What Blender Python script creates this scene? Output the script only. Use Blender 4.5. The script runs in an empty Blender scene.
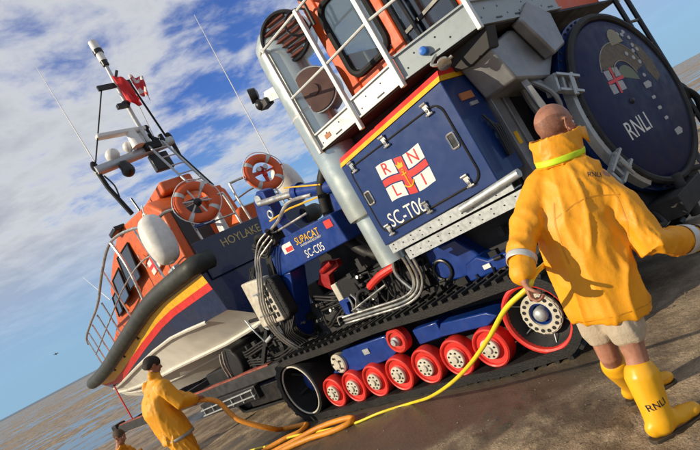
import bpy, bmesh, math, random
from mathutils import Vector as V, Matrix, noise
from mathutils.bvhtree import BVHTree
random.seed(7)
SC = bpy.context.scene
COL = SC.collection
PI = math.pi
# ------------------------------------------------------------------ frames
class Frame:
    def __init__(s, o, x, y, z):
        s.o, s.x, s.y, s.z = V(o), V(x).normalized(), V(y).normalized(), V(z).normalized()
    def w(s, p): return s.o + s.x*p[0] + s.y*p[1] + s.z*p[2]
    def mat(s, p):
        m = Matrix((s.x, s.y, s.z)).transposed().to_4x4(); m.translation = s.w(p); return m
YA, TI = math.radians(43.2), math.radians(2.6)
_eh = V((math.sin(YA), -math.cos(YA), 0))
_ex = _eh*math.cos(TI) + V((0, 0, math.sin(TI)))
_ey = V((math.cos(YA), math.sin(YA), 0))
_ez = _ex.cross(_ey)
WF = Frame((0, 0, 0), (1, 0, 0), (0, 1, 0), (0, 0, 1))
TF = Frame((-1.396, 7.046, -.2093), _ex, _ey, _ez)                 # tractor: x to its rear, y to its far side
_a = math.radians(4.4)
_fx = -_ex*math.cos(_a) - _ez*math.sin(_a)
_bz = _ez*math.cos(_a) - _ex*math.sin(_a)
BF = Frame(TF.w((-1.8, 1.66, 0)), _fx, _bz.cross(_fx), _bz)        # boat: x to the bow, y to port
P0 = V((.89, 2.87, 0))
def slope(s):                                                      # the beach falls towards the sea
    k = math.tan(TI)
    if s < -13: return k*(-13 - 9*(1 - math.exp((s+13)/9.0)))
    if s > 2: return k*(2 + 3*(1 - math.exp(-(s-2)/3.0)))
    return k*s
def ground_z(x, y): return slope((V((x, y, 0)) - P0).dot(_eh))
# ------------------------------------------------------------------ materials
MATS = {}
def mat(name, col, rough=.5, metal=0., var=.14, scale=9., bump=0., bscale=60., dirt=0., dirtcol=(.09, .075, .055), coat=0., rvar=.12, spec=.5):
    m = bpy.data.materials.new(name); m.use_nodes = True
    n, l = m.node_tree.nodes, m.node_tree.links
    b = n['Principled BSDF']; b.inputs['Metallic'].default_value = metal
    b.inputs['Coat Weight'].default_value = coat
    b.inputs['Specular IOR Level'].default_value = spec
    tc = n.new('ShaderNodeTexCoord')
    nz = n.new('ShaderNodeTexNoise'); nz.inputs['Scale'].default_value = scale; nz.inputs['Detail'].default_value = 6
    l.new(tc.outputs['Object'], nz.inputs['Vector'])
    mr = n.new('ShaderNodeMapRange'); mr.inputs[3].default_value = 1-var; mr.inputs[4].default_value = 1+var
    mr.inputs[1].default_value = .3; mr.inputs[2].default_value = .7
    l.new(nz.outputs['Fac'], mr.inputs[0])
    mx = n.new('ShaderNodeMix'); mx.data_type = 'RGBA'; mx.blend_type = 'MULTIPLY'; mx.inputs[0].default_value = 1
    mx.inputs[6].default_value = (*col, 1); l.new(mr.outputs[0], mx.inputs[7])
    out = mx.outputs[2]
    if dirt > 0:
        n2 = n.new('ShaderNodeTexNoise'); n2.inputs['Scale'].default_value = scale*.45; n2.inputs['Detail'].default_value = 9; n2.inputs['Roughness'].default_value = .7
        l.new(tc.outputs['Object'], n2.inputs['Vector'])
        r2 = n.new('ShaderNodeMapRange'); r2.inputs[1].default_value = .48; r2.inputs[2].default_value = .72; r2.inputs[4].default_value = dirt
        l.new(n2.outputs['Fac'], r2.inputs[0])
        m2 = n.new('ShaderNodeMix'); m2.data_type = 'RGBA'; m2.inputs[7].default_value = (*dirtcol, 1)
        l.new(r2.outputs[0], m2.inputs[0]); l.new(out, m2.inputs[6]); out = m2.outputs[2]
    l.new(out, b.inputs['Base Color'])
    rr = n.new('ShaderNodeMapRange'); rr.inputs[1].default_value = .3; rr.inputs[2].default_value = .7
    rr.inputs[3].default_value = max(.02, rough-rvar); rr.inputs[4].default_value = min(1, rough+rvar)
    l.new(nz.outputs['Fac'], rr.inputs[0]); l.new(rr.outputs[0], b.inputs['Roughness'])
    if bump:
        n3 = n.new('ShaderNodeTexNoise'); n3.inputs['Scale'].default_value = bscale; n3.inputs['Detail'].default_value = 4
        l.new(tc.outputs['Object'], n3.inputs['Vector'])
        bp = n.new('ShaderNodeBump'); bp.inputs['Strength'].default_value = bump; bp.inputs['Distance'].default_value = .01
        l.new(n3.outputs['Fac'], bp.inputs['Height']); l.new(bp.outputs[0], b.inputs['Normal'])
    MATS[name] = m
    return m
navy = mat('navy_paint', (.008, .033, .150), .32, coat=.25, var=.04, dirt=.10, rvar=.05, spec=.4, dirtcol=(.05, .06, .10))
navy_shaded = mat('navy_hatch_shaded', (.007, .013, .062), .5, coat=.0, spec=.3, dirt=.3, dirtcol=(.04, .045, .06))  # same navy, colour darkened to stand for shade on the rear hatch
blue = mat('blue_paint', (.005, .036, .225), .38, coat=.1, dirt=.4, spec=.35, dirtcol=(.03, .03, .035))
darkblue = mat('dark_hull_blue', (.004, .011, .050), .3, coat=.4, var=.1)
cab_or = mat('cab_orange', (.68, .088, .008), .5, dirt=.12)
boat_or = mat('boat_orange', (.66, .12, .022), .5, dirt=.12)
galv = mat('galvanised_steel', (.46, .49, .50), .45, .45, .10, 30, dirt=.22, dirtcol=(.22, .21, .19))
alu = mat('white_aluminium', (.66, .68, .67), .4, .2, .06, 16, dirt=.22, dirtcol=(.35, .33, .28))
grime = mat('grimy_steel', (.042, .042, .044), .65, .0, .4, 8, dirt=.4, dirtcol=(.05, .042, .03), spec=.2)
dull = mat('dull_steel', (.30, .31, .325), .45, .5, .25, 5, dirt=.45)
duct_m = mat('pale_duct', (.58, .65, .63), .27, .55, .06, 5, dirt=.2)
chrome = mat('polished_pipe', (.60, .58, .53), .28, .85, .2, dirt=.3)
black = mat('black_rubber', (.012, .012, .013), .6, dirt=.3, dirtcol=(.05, .042, .03), spec=.3)
blackp = mat('black_plastic', (.012, .012, .013), .35)
belt_m = mat('track_rubber', (.010, .010, .010), .55, dirt=.35, dirtcol=(.045, .036, .026), bump=.4, spec=.35)
red = mat('red_wheel', (.70, .03, .02), .5, dirt=.5, dirtcol=(.22, .05, .03), scale=16)
cream = mat('cream_hub', (.60, .56, .46), .5, dirt=.5, dirtcol=(.28, .22, .14), scale=14)
maroon = mat('maroon_louvre', (.16, .055, .045), .5)
brown = mat('brown_cap', (.11, .055, .045), .5)
stripe_r = mat('stripe_red', (.72, .035, .03), .4)
stripe_y = mat('stripe_yellow', (.85, .47, .02), .4)
white = mat('white_paint', (.80, .79, .75), .4, var=.05, dirt=.1)
hull_w = mat('hull_white', (.70, .68, .61), .45, var=.06, dirt=.22, dirtcol=(.3, .25, .17), scale=4)
tube_m = mat('grey_fender_tube', (.024, .029, .026), .6, dirt=.25, dirtcol=(.16, .15, .12))
fend = mat('fender_white', (.74, .73, .68), .5, dirt=.2, dirtcol=(.4, .36, .28))
ring_m = mat('lifebuoy_orange', (.72, .11, .022), .55)
jack = mat('oilskin_orange', (.86, .36, .007), .55, var=.10, scale=7, bump=.14, bscale=70, dirt=.2, dirtcol=(.5, .2, .01))
jack2 = mat('oilskin_yellow', (.80, .35, .008), .55, var=.1, scale=5, bump=.14, bscale=60, dirt=.15, dirtcol=(.5, .2, .01))
boot_m = mat('boot_yellow', (.88, .44, .012), .4, var=.08, dirt=.3, dirtcol=(.4, .2, .03))
sole_m = mat('boot_sole', (.05, .035, .02), .7)
skin = mat('skin', (.38, .175, .11), .58, var=.22, scale=22, dirt=.35, dirtcol=(.36, .12, .08), bump=.12, bscale=150)
hiviz = mat('hi_vis', (.62, .85, .02), .6)
beige = mat('beige_cloth', (.50, .42, .31), .85, dirt=.35, dirtcol=(.25, .2, .14), bump=.3, bscale=90)
reflect = mat('reflective_band', (.58, .58, .56), .35, .2)
navycloth = mat('navy_cloth', (.02, .028, .07), .85, bump=.2)
capm = mat('dark_wool', (.03, .022, .018), .9, bump=.5, bscale=120)
hose_y = mat('yellow_hose', (.82, .63, .02), .42, var=.08, dirt=.15)
hose_o = mat('orange_hose', (.74, .27, .015), .5, dirt=.3, dirtcol=(.35, .16, .05), bump=.3, bscale=80)
flag_r = mat('flag_red', (.72, .02, .025), .7)
olive = mat('crest_olive', (.13, .10, .065), .6, var=.5, scale=25)
wmark = mat('worn_white', (.40, .41, .42), .5, dirt=.3)
wtape = mat('worn_tape', (.34, .33, .28), .5, dirt=.4)
sticker_o = mat('orange_plate', (.45, .17, .06), .5)
glass = mat('dark_glass', (.02, .025, .03), .06, rvar=.02, coat=.6)
lens = mat('lamp_lens', (.6, .62, .62), .12, .3)
bird_m = mat('bird_grey', (.08, .07, .06), .7)
clearg = bpy.data.materials.new('window_glass'); clearg.use_nodes = True
_n, _l = clearg.node_tree.nodes, clearg.node_tree.links
_n.remove(_n['Principled BSDF']); _b = _n.new('ShaderNodeBsdfGlossy'); _b.inputs[0].default_value = (.9, .9, .9, 1); _b.inputs['Roughness'].default_value = .03
_t = _n.new('ShaderNodeBsdfTransparent'); _t.inputs[0].default_value = (.75, .8, .8, 1)
_x = _n.new('ShaderNodeMixShader'); _x.inputs[0].default_value = .14
_l.new(_t.outputs[0], _x.inputs[1]); _l.new(_b.outputs[0], _x.inputs[2]); _l.new(_x.outputs[0], _n['Material Output'].inputs[0])
# ------------------------------------------------------------------ things
BASE = {}
def thing(name, label, cat, frame, base, group=None):
    o = bpy.data.objects.new(name, None); COL.objects.link(o)
    o.empty_display_size = .2
    o.matrix_world = frame.mat(base)
    o['label'] = label; o['category'] = cat
    if group: o['group'] = group
    BASE[o] = V(base)
    return o
def tag(o, label, cat, group=None):
    o['label'] = label; o['category'] = cat
    if group: o['group'] = group
    return o
class MB:
    def __init__(s): s.v, s.f, s.mi, s.cur = [], [], [], 0
    def use(s, k): s.cur = k; return s
    def add(s, vs, fs):
        k = len(s.v); s.v += [V(p) for p in vs]; s.f += [[i+k for i in f] for f in fs]; s.mi += [s.cur]*len(fs); return s
    def box(s, x0, x1, y0, y1, z0, z1):
        vs = [(x, y, z) for x in (x0, x1) for y in (y0, y1) for z in (z0, z1)]
        return s.add(vs, [(0, 1, 3, 2), (4, 6, 7, 5), (0, 4, 5, 1), (2, 3, 7, 6), (0, 2, 6, 4), (1, 5, 7, 3)])
    def bar(s, a, b, w, h, up=(0, 0, 1)):
        a, b = V(a), V(b); d = (b-a).normalized(); up = V(up)
        sd = d.cross(up)
        if sd.length < 1e-4: sd = d.cross(V((1, 0, 0)))
        sd.normalize(); u = sd.cross(d)
        vs = [p+sd*(i*w/2)+u*(j*h/2) for p in (a, b) for i in (-1, 1) for j in (-1, 1)]
        return s.add(vs, [(0, 1, 3, 2), (4, 6, 7, 5), (0, 4, 5, 1), (2, 3, 7, 6), (0, 2, 6, 4), (1, 5, 7, 3)])
    def prism(s, poly, a, b, ax='y'):
        m = {'y': lambda p, q: (p[0], q, p[1]), 'x': lambda p, q: (q, p[0], p[1]), 'z': lambda p, q: (p[0], p[1], q)}[ax]
        n = len(poly)
        vs = [m(p, a) for p in poly] + [m(p, b) for p in poly]
        return s.add(vs, [list(range(n)), list(range(n, 2*n))] + [(i, (i+1) % n, n+(i+1) % n, n+i) for i in range(n)])
    def loft(s, rings, cap=True, closed=False):
        n = len(rings[0]); vs = [p for r in rings for p in r]; fs = []
        R = len(rings)
        for j in range(R if closed else R-1):
            j2 = (j+1) % R
            fs += [(j*n+i, j*n+(i+1) % n, j2*n+(i+1) % n, j2*n+i) for i in range(n)]
        if cap and not closed: fs += [list(range(n)), list(range((R-1)*n, R*n))]
        return s.add(vs, fs)
    def tube(s, pts, r, n=8, closed=False, cap=True):
        pts = [V(p) for p in pts]; N = len(pts)
        rs = r if isinstance(r, (list, tuple)) else [r]*N
        rings = []; ref = None
        for i, p in enumerate(pts):
            if closed: d = (pts[(i+1) % N]-pts[i-1])
            else: d = (pts[min(i+1, N-1)]-pts[max(i-1, 0)])
            d.normalize()
            if ref is None:
                ref = d.cross(V((0, 0, 1)))
                if ref.length < .1: ref = d.cross(V((1, 0, 0)))
            ref = (ref - d*ref.dot(d)).normalized(); o = d.cross(ref)
            rings.append([p+(ref*math.cos(2*PI*k/n)+o*math.sin(2*PI*k/n))*rs[i] for k in range(n)])
        return s.loft(rings, cap, closed)
    def limb(s, pts, rs, n=12):                                    # tube with rounded ends
        pts = [V(p) for p in pts]
        a = (pts[0]-pts[1]).normalized(); b = (pts[-1]-pts[-2]).normalized()
        P = [pts[0]+a*rs[0]*.95, pts[0]+a*rs[0]*.6] + pts + [pts[-1]+b*rs[-1]*.6, pts[-1]+b*rs[-1]*.95]
        R = [rs[0]*.3, rs[0]*.8] + list(rs) + [rs[-1]*.8, rs[-1]*.3]
        return s.tube(P, R, n)
    def lathe(s, prof, c, ax, n=24, cap=True):
        c, ax = V(c), V(ax).normalized()
        e = ax.cross(V((0, 0, 1)))
        if e.length < .1: e = ax.cross(V((1, 0, 0)))
        e.normalize(); f = ax.cross(e)
        rings = [[c+ax*h+(e*math.cos(2*PI*k/n)+f*math.sin(2*PI*k/n))*max(r, 1e-4) for k in range(n)] for r, h in prof]
        return s.loft(rings, cap)
    def cyl(s, a, b, r, n=16, r2=None):
        a, b = V(a), V(b)
        return s.lathe([(r, 0), (r if r2 is None else r2, (b-a).length)], a, b-a, n)
    def torus(s, c, ax, R, r, n=32, m=10, a0=0, a1=2*PI):
        c, ax = V(c), V(ax).normalized(); e = ax.cross(V((0, 0, 1)))
        if e.length < .1: e = ax.cross(V((1, 0, 0)))
        e.normalize(); f = ax.cross(e)
        full = abs(a1-a0) > 6.28
        P = [c+(e*math.cos(a0+(a1-a0)*k/n)+f*math.sin(a0+(a1-a0)*k/n))*R for k in range(n if full else n+1)]
        return s.tube(P, r, m, closed=full)
    def ball(s, c, r, n=14, m=9, ax=None):
        c = V(c); r = (r, r, r) if not isinstance(r, (tuple, list)) else r
        A = ax or (V((1, 0, 0)), V((0, 1, 0)), V((0, 0, 1)))
        rings = []
        for j in range(m+1):
            t = -PI/2+PI*j/m; cc, ss = math.cos(t), math.sin(t)
            if j in (0, m): cc = .02
            rings.append([c+A[0]*(r[0]*cc*math.cos(2*PI*k/n))+A[1]*(r[1]*cc*math.sin(2*PI*k/n))+A[2]*(r[2]*ss) for k in range(n)])
        return s.loft(rings)
    def build(s, name, m, parent=None, bev=0, smooth=35, frame=None, base=None, seg=2):
        me = bpy.data.meshes.new(name)
        b = BASE[parent] if parent else (V(base) if base is not None else V((0, 0, 0)))
        me.from_pydata([p-b for p in s.v], [], s.f)
        if any(s.mi): me.polygons.foreach_set('material_index', s.mi)
        bm = bmesh.new(); bm.from_mesh(me)
        bmesh.ops.recalc_face_normals(bm, faces=bm.faces)
        bm.to_mesh(me); bm.free()
        me.shade_smooth()
        me.set_sharp_from_angle(angle=math.radians(smooth))
        for x in (m if isinstance(m, list) else [m]): me.materials.append(x)
        o = bpy.data.objects.new(name, me); COL.objects.link(o)
        if parent: o.parent = parent
        elif frame: o.matrix_world = frame.mat(b)
        else: o.location = b
        BASE[o] = b
        if bev:
            md = o.modifiers.new('edge', 'BEVEL'); md.width = bev; md.segments = seg; md.limit_method = 'ANGLE'; md.angle_limit = math.radians(38)
        return o
def clone(o, parent=None, shift=None):
    c = o.copy(); COL.objects.link(c); c.parent = parent if parent else o.parent
    BASE[c] = BASE[o]
    if shift is not None: c.location = c.location + V(shift)
    for ch in [q for q in o.children]:
        d = ch.copy(); COL.objects.link(d); d.parent = c; BASE[d] = BASE[ch]
    return c
def text_mb(txt, size, o, xd, yd, thick=.004, squash=1., align='LEFT'):
    cu = bpy.data.curves.new('lettering', 'FONT'); cu.body = txt; cu.size = size; cu.extrude = thick/2; cu.align_x = align
    cu.resolution_u = 3
    ob = bpy.data.objects.new('lettering', cu); COL.objects.link(ob)
    dg = bpy.context.evaluated_depsgraph_get(); me = ob.evaluated_get(dg).to_mesh()
    o, xd, yd = V(o), V(xd).normalized(), V(yd).normalized(); zd = xd.cross(yd)
    m = MB(); m.add([o+xd*(v.co.x*squash)+yd*v.co.y+zd*v.co.z for v in me.vertices], [list(p.vertices) for p in me.polygons])
    ob.evaluated_get(dg).to_mesh_clear(); bpy.data.objects.remove(ob); bpy.data.curves.remove(cu)
    return m
def organic(mb, name, m, parent=None, voxel=.01, smooth=4, fold=None, frame=None, base=None, keep=None):
    """joins overlapping closed shapes into ONE continuous skin"""
    o = mb.build(name, m, parent, smooth=180, frame=frame, base=base)
    r = o.modifiers.new('skin', 'REMESH'); r.mode = 'VOXEL'; r.voxel_size = voxel
    s = o.modifiers.new('soft', 'SMOOTH'); s.factor = .5; s.iterations = smooth
    dg = bpy.context.evaluated_depsgraph_get()
    me = bpy.data.meshes.new_from_object(o.evaluated_get(dg)); old = o.data
    o.modifiers.clear(); o.data = me; me.name = old.name; bpy.data.meshes.remove(old)
    if fold:
        nor = [v.normal.copy() for v in me.vertices]; b = BASE[o]
        for v, nn in zip(me.vertices, nor): v.co += nn*fold(v.co+b)
    me.shade_smooth()
    if not me.materials: me.materials.append(m)
    return o
def conform(mb, target, d, off=.002):
    """lays flat lettering onto the surface of target, looking along d"""
    b = BASE[target]; me = target.data
    t = BVHTree.FromPolygons([v.co+b for v in me.vertices], [list(p.vertices) for p in me.polygons])
    d = V(d).normalized()
    for i, p in enumerate(mb.v):
        h = t.ray_cast(p-d*.3, d)
        mb.v[i] = (h[0] if h[0] is not None else t.find_nearest(p)[0])-d*off
    return mb
def lerp(a, b, t): return a+(b-a)*t
def rrect(x0, x1, z0, z1, r, n=5):
    P = []
    for cx, cz, a in ((x1-r, z1-r, 0), (x0+r, z1-r, 90), (x0+r, z0+r, 180), (x1-r, z0+r, 270)):
        for k in range(n+1):
            t = math.radians(a+90*k/n); P.append((cx+r*math.cos(t), cz+r*math.sin(t)))
    return P
def sm(pts, n=6):                                                  # smooth curve through points
    pts = [V(p) for p in pts]; out = []
    for i in range(len(pts)-1):
        p0, p1, p2, p3 = pts[max(i-1, 0)], pts[i], pts[i+1], pts[min(i+2, len(pts)-1)]
        for k in range(n):
            t = k/n
            out.append(.5*((2*p1)+(p2-p0)*t+(2*p0-5*p1+4*p2-p3)*t*t+(3*p1-p0-3*p2+p3)*t**3))
    return out+[pts[-1]]
# ------------------------------------------------------------------ camera, light, sky
cam = bpy.data.cameras.new('camera'); co = bpy.data.objects.new('camera', cam); COL.objects.link(co); SC.camera = co
ROLL, FOC = math.radians(27.7), 580.0
pit = math.atan(10/580)
fw = V((0, math.cos(pit), math.sin(pit))); up0 = V((0, -math.sin(pit), math.cos(pit))); rt0 = V((1, 0, 0))
cx_ = rt0*math.cos(ROLL) - up0*math.sin(ROLL); cy_ = rt0*math.sin(ROLL) + up0*math.cos(ROLL)
M = Matrix((cx_, cy_, -fw)).transposed().to_4x4(); M.translation = (0, 0, 1.6); co.matrix_world = M
cam.sensor_width = 36; cam.lens = 36*FOC/700; cam.clip_end = 20000; cam.clip_start = .05
SUN_AZ, SUN_EL = V((-.965, -.26, 0)).normalized(), math.radians(24)
sd = SUN_AZ*math.cos(SUN_EL) + V((0, 0, math.sin(SUN_EL)))
sl = bpy.data.lights.new('sun', 'SUN'); sl.energy = 4.6; sl.angle = math.radians(.5); sl.color = (1, .86, .64)
so = bpy.data.objects.new('sun', sl); COL.objects.link(so); so.rotation_euler = sd.to_track_quat('Z', 'Y').to_euler(); so.location = (-20, -4, 12)
w = bpy.data.worlds.new('World'); SC.world = w; w.use_nodes = True
n, l = w.node_tree.nodes, w.node_tree.links
bg = n['Background']; bg.inputs[1].default_value = .1
sk = n.new('ShaderNodeTexSky'); sk.sky_type = 'NISHITA'; sk.sun_disc = False; sk.sun_elevation = SUN_EL
sk.sun_rotation = math.atan2(sd.x, sd.y); sk.air_density = 1.0; sk.dust_density = .25; sk.ozone_density = 3.0
tc = n.new('ShaderNodeTexCoord'); sep = n.new('ShaderNodeSeparateXYZ'); l.new(tc.outputs['Generated'], sep.inputs[0])
def mth(op, a, b=None, c=None):
    q = n.new('ShaderNodeMath'); q.operation = op
    for i, x in enumerate((a, b, c)):
        if x is None: continue
        if isinstance(x, (int, float)): q.inputs[i].default_value = x
        else: l.new(x, q.inputs[i])
    return q.outputs[0]
zz = mth('ADD', mth('MAXIMUM', sep.outputs[2], 0.0), .10)
cmb = n.new('ShaderNodeCombineXYZ'); l.new(mth('DIVIDE', sep.outputs[0], zz), cmb.inputs[0]); l.new(mth('DIVIDE', sep.outputs[1], zz), cmb.inputs[1])
def nz(scale, det, rough, dist, off):
    mp = n.new('ShaderNodeMapping'); mp.inputs['Location'].default_value = off; l.new(cmb.outputs[0], mp.inputs[0])
    q = n.new('ShaderNodeTexNoise'); q.inputs['Scale'].default_value = scale; q.inputs['Detail'].default_value = det
    q.inputs['Roughness'].default_value = rough; q.inputs['Distortion'].default_value = dist; l.new(mp.outputs[0], q.inputs['Vector']); return q.outputs['Fac']
big = nz(.62, 4, .5, .3, (3.1, 7.7, 0)); mid = nz(2.1, 8, .58, .25, (1.3, 2.2, 0)); fine = nz(7., 6, .6, .3, (0, 5, 0))
az = mth('ARCTAN2', sep.outputs[0], sep.outputs[1])
side_ = mth('MULTIPLY', mth('ABSOLUTE', mth('ADD', az, -.02)), .45)                 # more cloud to the left of the view, clearer to its middle
dens = mth('ADD', mth('ADD', mth('MULTIPLY', big, .75), mth('MULTIPLY', mid, .85)), mth('ADD', mth('MULTIPLY', fine, .36), side_))
mr = n.new('ShaderNodeMapRange'); mr.interpolation_type = 'SMOOTHSTEP'; l.new(dens, mr.inputs[0]); mr.inputs[1].default_value = .85; mr.inputs[2].default_value = 1.09
low = n.new('ShaderNodeMapRange'); low.interpolation_type = 'SMOOTHSTEP'; l.new(sep.outputs[2], low.inputs[0]); low.inputs[1].default_value = .02; low.inputs[2].default_value = .24
mask = mth('MULTIPLY', mth('MULTIPLY', mr.outputs[0], low.outputs[0]), .93)
shade = n.new('ShaderNodeMapRange'); l.new(dens, shade.inputs[0]); shade.inputs[1].default_value = .98; shade.inputs[2].default_value = 1.30
cr = n.new('ShaderNodeMix'); cr.data_type = 'RGBA'; l.new(shade.outputs[0], cr.inputs[0])
cr.inputs[6].default_value = (7.4, 7.5, 7.6, 1); cr.inputs[7].default_value = (4.5, 4.8, 5.3, 1)
hs = n.new('ShaderNodeMix'); hs.data_type = 'RGBA'; hs.blend_type = 'MULTIPLY'; hs.inputs[0].default_value = 1; l.new(sk.outputs[0], hs.inputs[6]); hs.inputs[7].default_value = (.62, .86, 1.5, 1)
hz = n.new('ShaderNodeMapRange'); hz.interpolation_type = 'SMOOTHSTEP'; l.new(sep.outputs[2], hz.inputs[0]); hz.inputs[1].default_value = -.02; hz.inputs[2].default_value = .34; hz.inputs[3].default_value = .92; hz.inputs[4].default_value = .0
hm = n.new('ShaderNodeMix'); hm.data_type = 'RGBA'; l.new(hz.outputs[0], hm.inputs[0]); l.new(hs.outputs[2], hm.inputs[6]); hm.inputs[7].default_value = (2.8, 4.9, 6.8, 1)
mx = n.new('ShaderNodeMix'); mx.data_type = 'RGBA'; l.new(mask, mx.inputs[0]); l.new(hm.outputs[2], mx.inputs[6]); l.new(cr.outputs[2], mx.inputs[7])
l.new(mx.outputs[2], bg.inputs[0])
SC.view_settings.view_transform = 'Standard'; SC.view_settings.look = 'None'; SC.view_settings.exposure = 0; SC.view_settings.gamma = 1
SC.cycles.use_denoising = True; SC.cycles.max_bounces = 6; SC.cycles.caustics_reflective = False; SC.cycles.caustics_refractive = False
# ------------------------------------------------------------------ beach
def fbm(p, o=4): return noise.fractal(p, 1.0, 2.0, o)
def lumps(x, y):
    h = 0.
    p = V((x, y, 0))
    h += .020*fbm(p*1.3, 3)
    c = max(0., noise.noise(p*.9+V((3, 8, 0)))+.25)                # patches of churned sand
    q_ = p+V((noise.noise(p*2.2), noise.noise(p*2.2+V((7, 0, 0))), 0))*.25
    h += .070*c*abs(noise.noise(q_*6.0+V((1, 2, 5)))) + .034*c*noise.noise(q_*14) + .012*c*noise.noise(q_*30)
    h += .004*noise.noise(p*23)
    tx, ty = (p-TF.o).dot(_eh), (p-TF.o).dot(_ey)
    if -9 < tx < 9 and -1.2 < ty < 1.0:                            # rutted by the tracks
        h += .010*math.sin((ty+.15*noise.noise(p*2))*26)*max(0, 1-abs(ty+.2)/1.0)*(.5+.5*noise.noise(V((tx*.7, ty*6, 1))))
    return h
N = 330; vs = []; fs = []
def st(t, c, k, a): return c + a*math.sinh(k*t)
for j in range(N):
    y = st(-.55+1.55*j/(N-1), 3.4, 9.2, .75)
    for i in range(N):
        x = st(-1+2*i/(N-1), .6, 9.6, .62)
        d = math.hypot(x, y-1)
        h = lumps(x, y)*max(0, 1-d/26) if d < 26 else 0
        if 26 <= d < 400: h = .03*noise.noise(V((x*.15, y*.15, 0)))*min(1, (d-26)/40)
        vs.append((x, y, ground_z(x, y)+h+.008))
fs = [(j*N+i, j*N+i+1, (j+1)*N+i+1, (j+1)*N+i) for j in range(N-1) for i in range(N-1)]
sand = bpy.data.materials.new('wet_sand'); sand.use_nodes = True
n, l = sand.node_tree.nodes, sand.node_tree.links
b = n['Principled BSDF']; tc = n.new('ShaderNodeTexCoord')
def mapn(loc=(0, 0, 0), rot=0, sc=(1, 1, 1)):
    mp = n.new('ShaderNodeMapping'); mp.inputs['Location'].default_value = loc; mp.inputs['Rotation'].default_value = (0, 0, rot); mp.inputs['Scale'].default_value = sc
    l.new(tc.outputs['Object'], mp.inputs[0]); return mp.outputs[0]
def nt(vec, scale, det=5, rough=.55, dist=0.):
    q = n.new('ShaderNodeTexNoise'); q.inputs['Scale'].default_value = scale; q.inputs['Detail'].default_value = det; q.inputs['Roughness'].default_value = rough
    q.inputs['Distortion'].default_value = dist; l.new(vec, q.inputs['Vector']); return q.outputs['Fac']
def rng(x, a, b_, c=0., d=1.):
    q = n.new('ShaderNodeMapRange'); q.interpolation_type = 'SMOOTHSTEP'; l.new(x, q.inputs[0])
    for i, v_ in enumerate((a, b_, c, d)): q.inputs[i+1].default_value = v_
    return q.outputs[0]
# wet patch where the hose water runs beside the near track
gm = n.new('ShaderNodeVectorMath'); gm.operation = 'LENGTH'
wc = TF.w((1.0, -.35, 0))
l.new(mapn((0, 0, 0), 0, (1, 1, 1)), gm.inputs[0])
mpw = n.new('ShaderNodeMapping'); mpw.vector_type = 'TEXTURE'; mpw.inputs['Location'].default_value = (wc.x, wc.y, 0); mpw.inputs['Rotation'].default_value = (0, 0, math.atan2(_eh.y, _eh.x)); mpw.inputs['Scale'].default_value = (3.6, .95, 1)
l.new(tc.outputs['Object'], mpw.inputs[0]); l.new(mpw.outputs[0], gm.inputs[0])
nb = nt(mapn(), 1.1, 5, .6)
wetv = mth('ADD', gm.outputs['Value'], mth('MULTIPLY', mth('SUBTRACT', nb, .5), 1.3))
wet1 = rng(wetv, 1.15, .7)
sepg = n.new('ShaderNodeSeparateXYZ'); l.new(tc.outputs['Object'], sepg.inputs[0])
# streaks of standing water on the flats, drawn out along the tide line
rs = math.radians(28)
strk = nt(mapn((2, 5, 0), rs, (.10, .19, 1)), 1.0, 9, .70, 1.6)
far = rng(sepg.outputs[1], 10., 18.)
pool = nt(mapn((4, 4, 0), 0, (.035, .05, 1)), 1.0, 3)
wet2 = mth('MULTIPLY', mth('MULTIPLY', rng(strk, .50, .545), rng(pool, .32, .46)), far)
soft = mth('MULTIPLY', rng(nt(mapn((9, 1, 0)), .35, 4), .42, .62), .55)
g1 = nt(mapn(), 2.2, 8, .65); g2 = nt(mapn(), 95, 8, .8)
c1 = n.new('ShaderNodeMix'); c1.data_type = 'RGBA'; c1.inputs[6].default_value = (.155, .108, .064, 1); c1.inputs[7].default_value = (.41, .31, .20, 1); l.new(rng(g1, .35, .66), c1.inputs[0])
c2 = n.new('ShaderNodeMix'); c2.data_type = 'RGBA'; c2.blend_type = 'MULTIPLY'; c2.inputs[0].default_value = 1; l.new(c1.outputs[2], c2.inputs[6]); l.new(rng(g2, .32, .68, .50, 1.5), c2.inputs[7])
wetall = mth('MAXIMUM', wet1, wet2)
c3 = n.new('ShaderNodeMix'); c3.data_type = 'RGBA'; l.new(wetall, c3.inputs[0]); l.new(c2.outputs[2], c3.inputs[6]); c3.inputs[7].default_value = (.085, .066, .047, 1)
l.new(c3.outputs[2], b.inputs['Base Color'])
r1 = mth('SUBTRACT', .80, mth('MULTIPLY', soft, .5))
rr = n.new('ShaderNodeMix'); rr.data_type = 'FLOAT'; l.new(wetall, rr.inputs[0]); l.new(r1, rr.inputs[2]); rr.inputs[3].default_value = .3; l.new(rng(sepg.outputs[1], 8., 14., .30, .10), rr.inputs[3])
l.new(rr.outputs[0], b.inputs['Roughness'])
bp = n.new('ShaderNodeBump'); bp.inputs['Distance'].default_value = .028
bs = n.new('ShaderNodeMix'); bs.data_type = 'FLOAT'; l.new(wetall, bs.inputs[0]); bs.inputs[2].default_value = 1.0; bs.inputs[3].default_value = .42; l.new(rng(sepg.outputs[1], 8., 14., .42, .05), bs.inputs[3]); l.new(bs.outputs[0], bp.inputs['Strength'])
hh = mth('ADD', mth('MULTIPLY', nt(mapn(), 14, 6, .6), 1.0), mth('ADD', mth('MULTIPLY', nt(mapn(), 55, 5, .65), .42), mth('MULTIPLY', nt(mapn(), 190, 3, .6), .12))); l.new(hh, bp.inputs['Height'])
l.new(bp.outputs[0], b.inputs['Normal'])
g = MB(); g.add(vs, fs); beach = g.build('beach', sand, smooth=180); beach['kind'] = 'structure'
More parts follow.
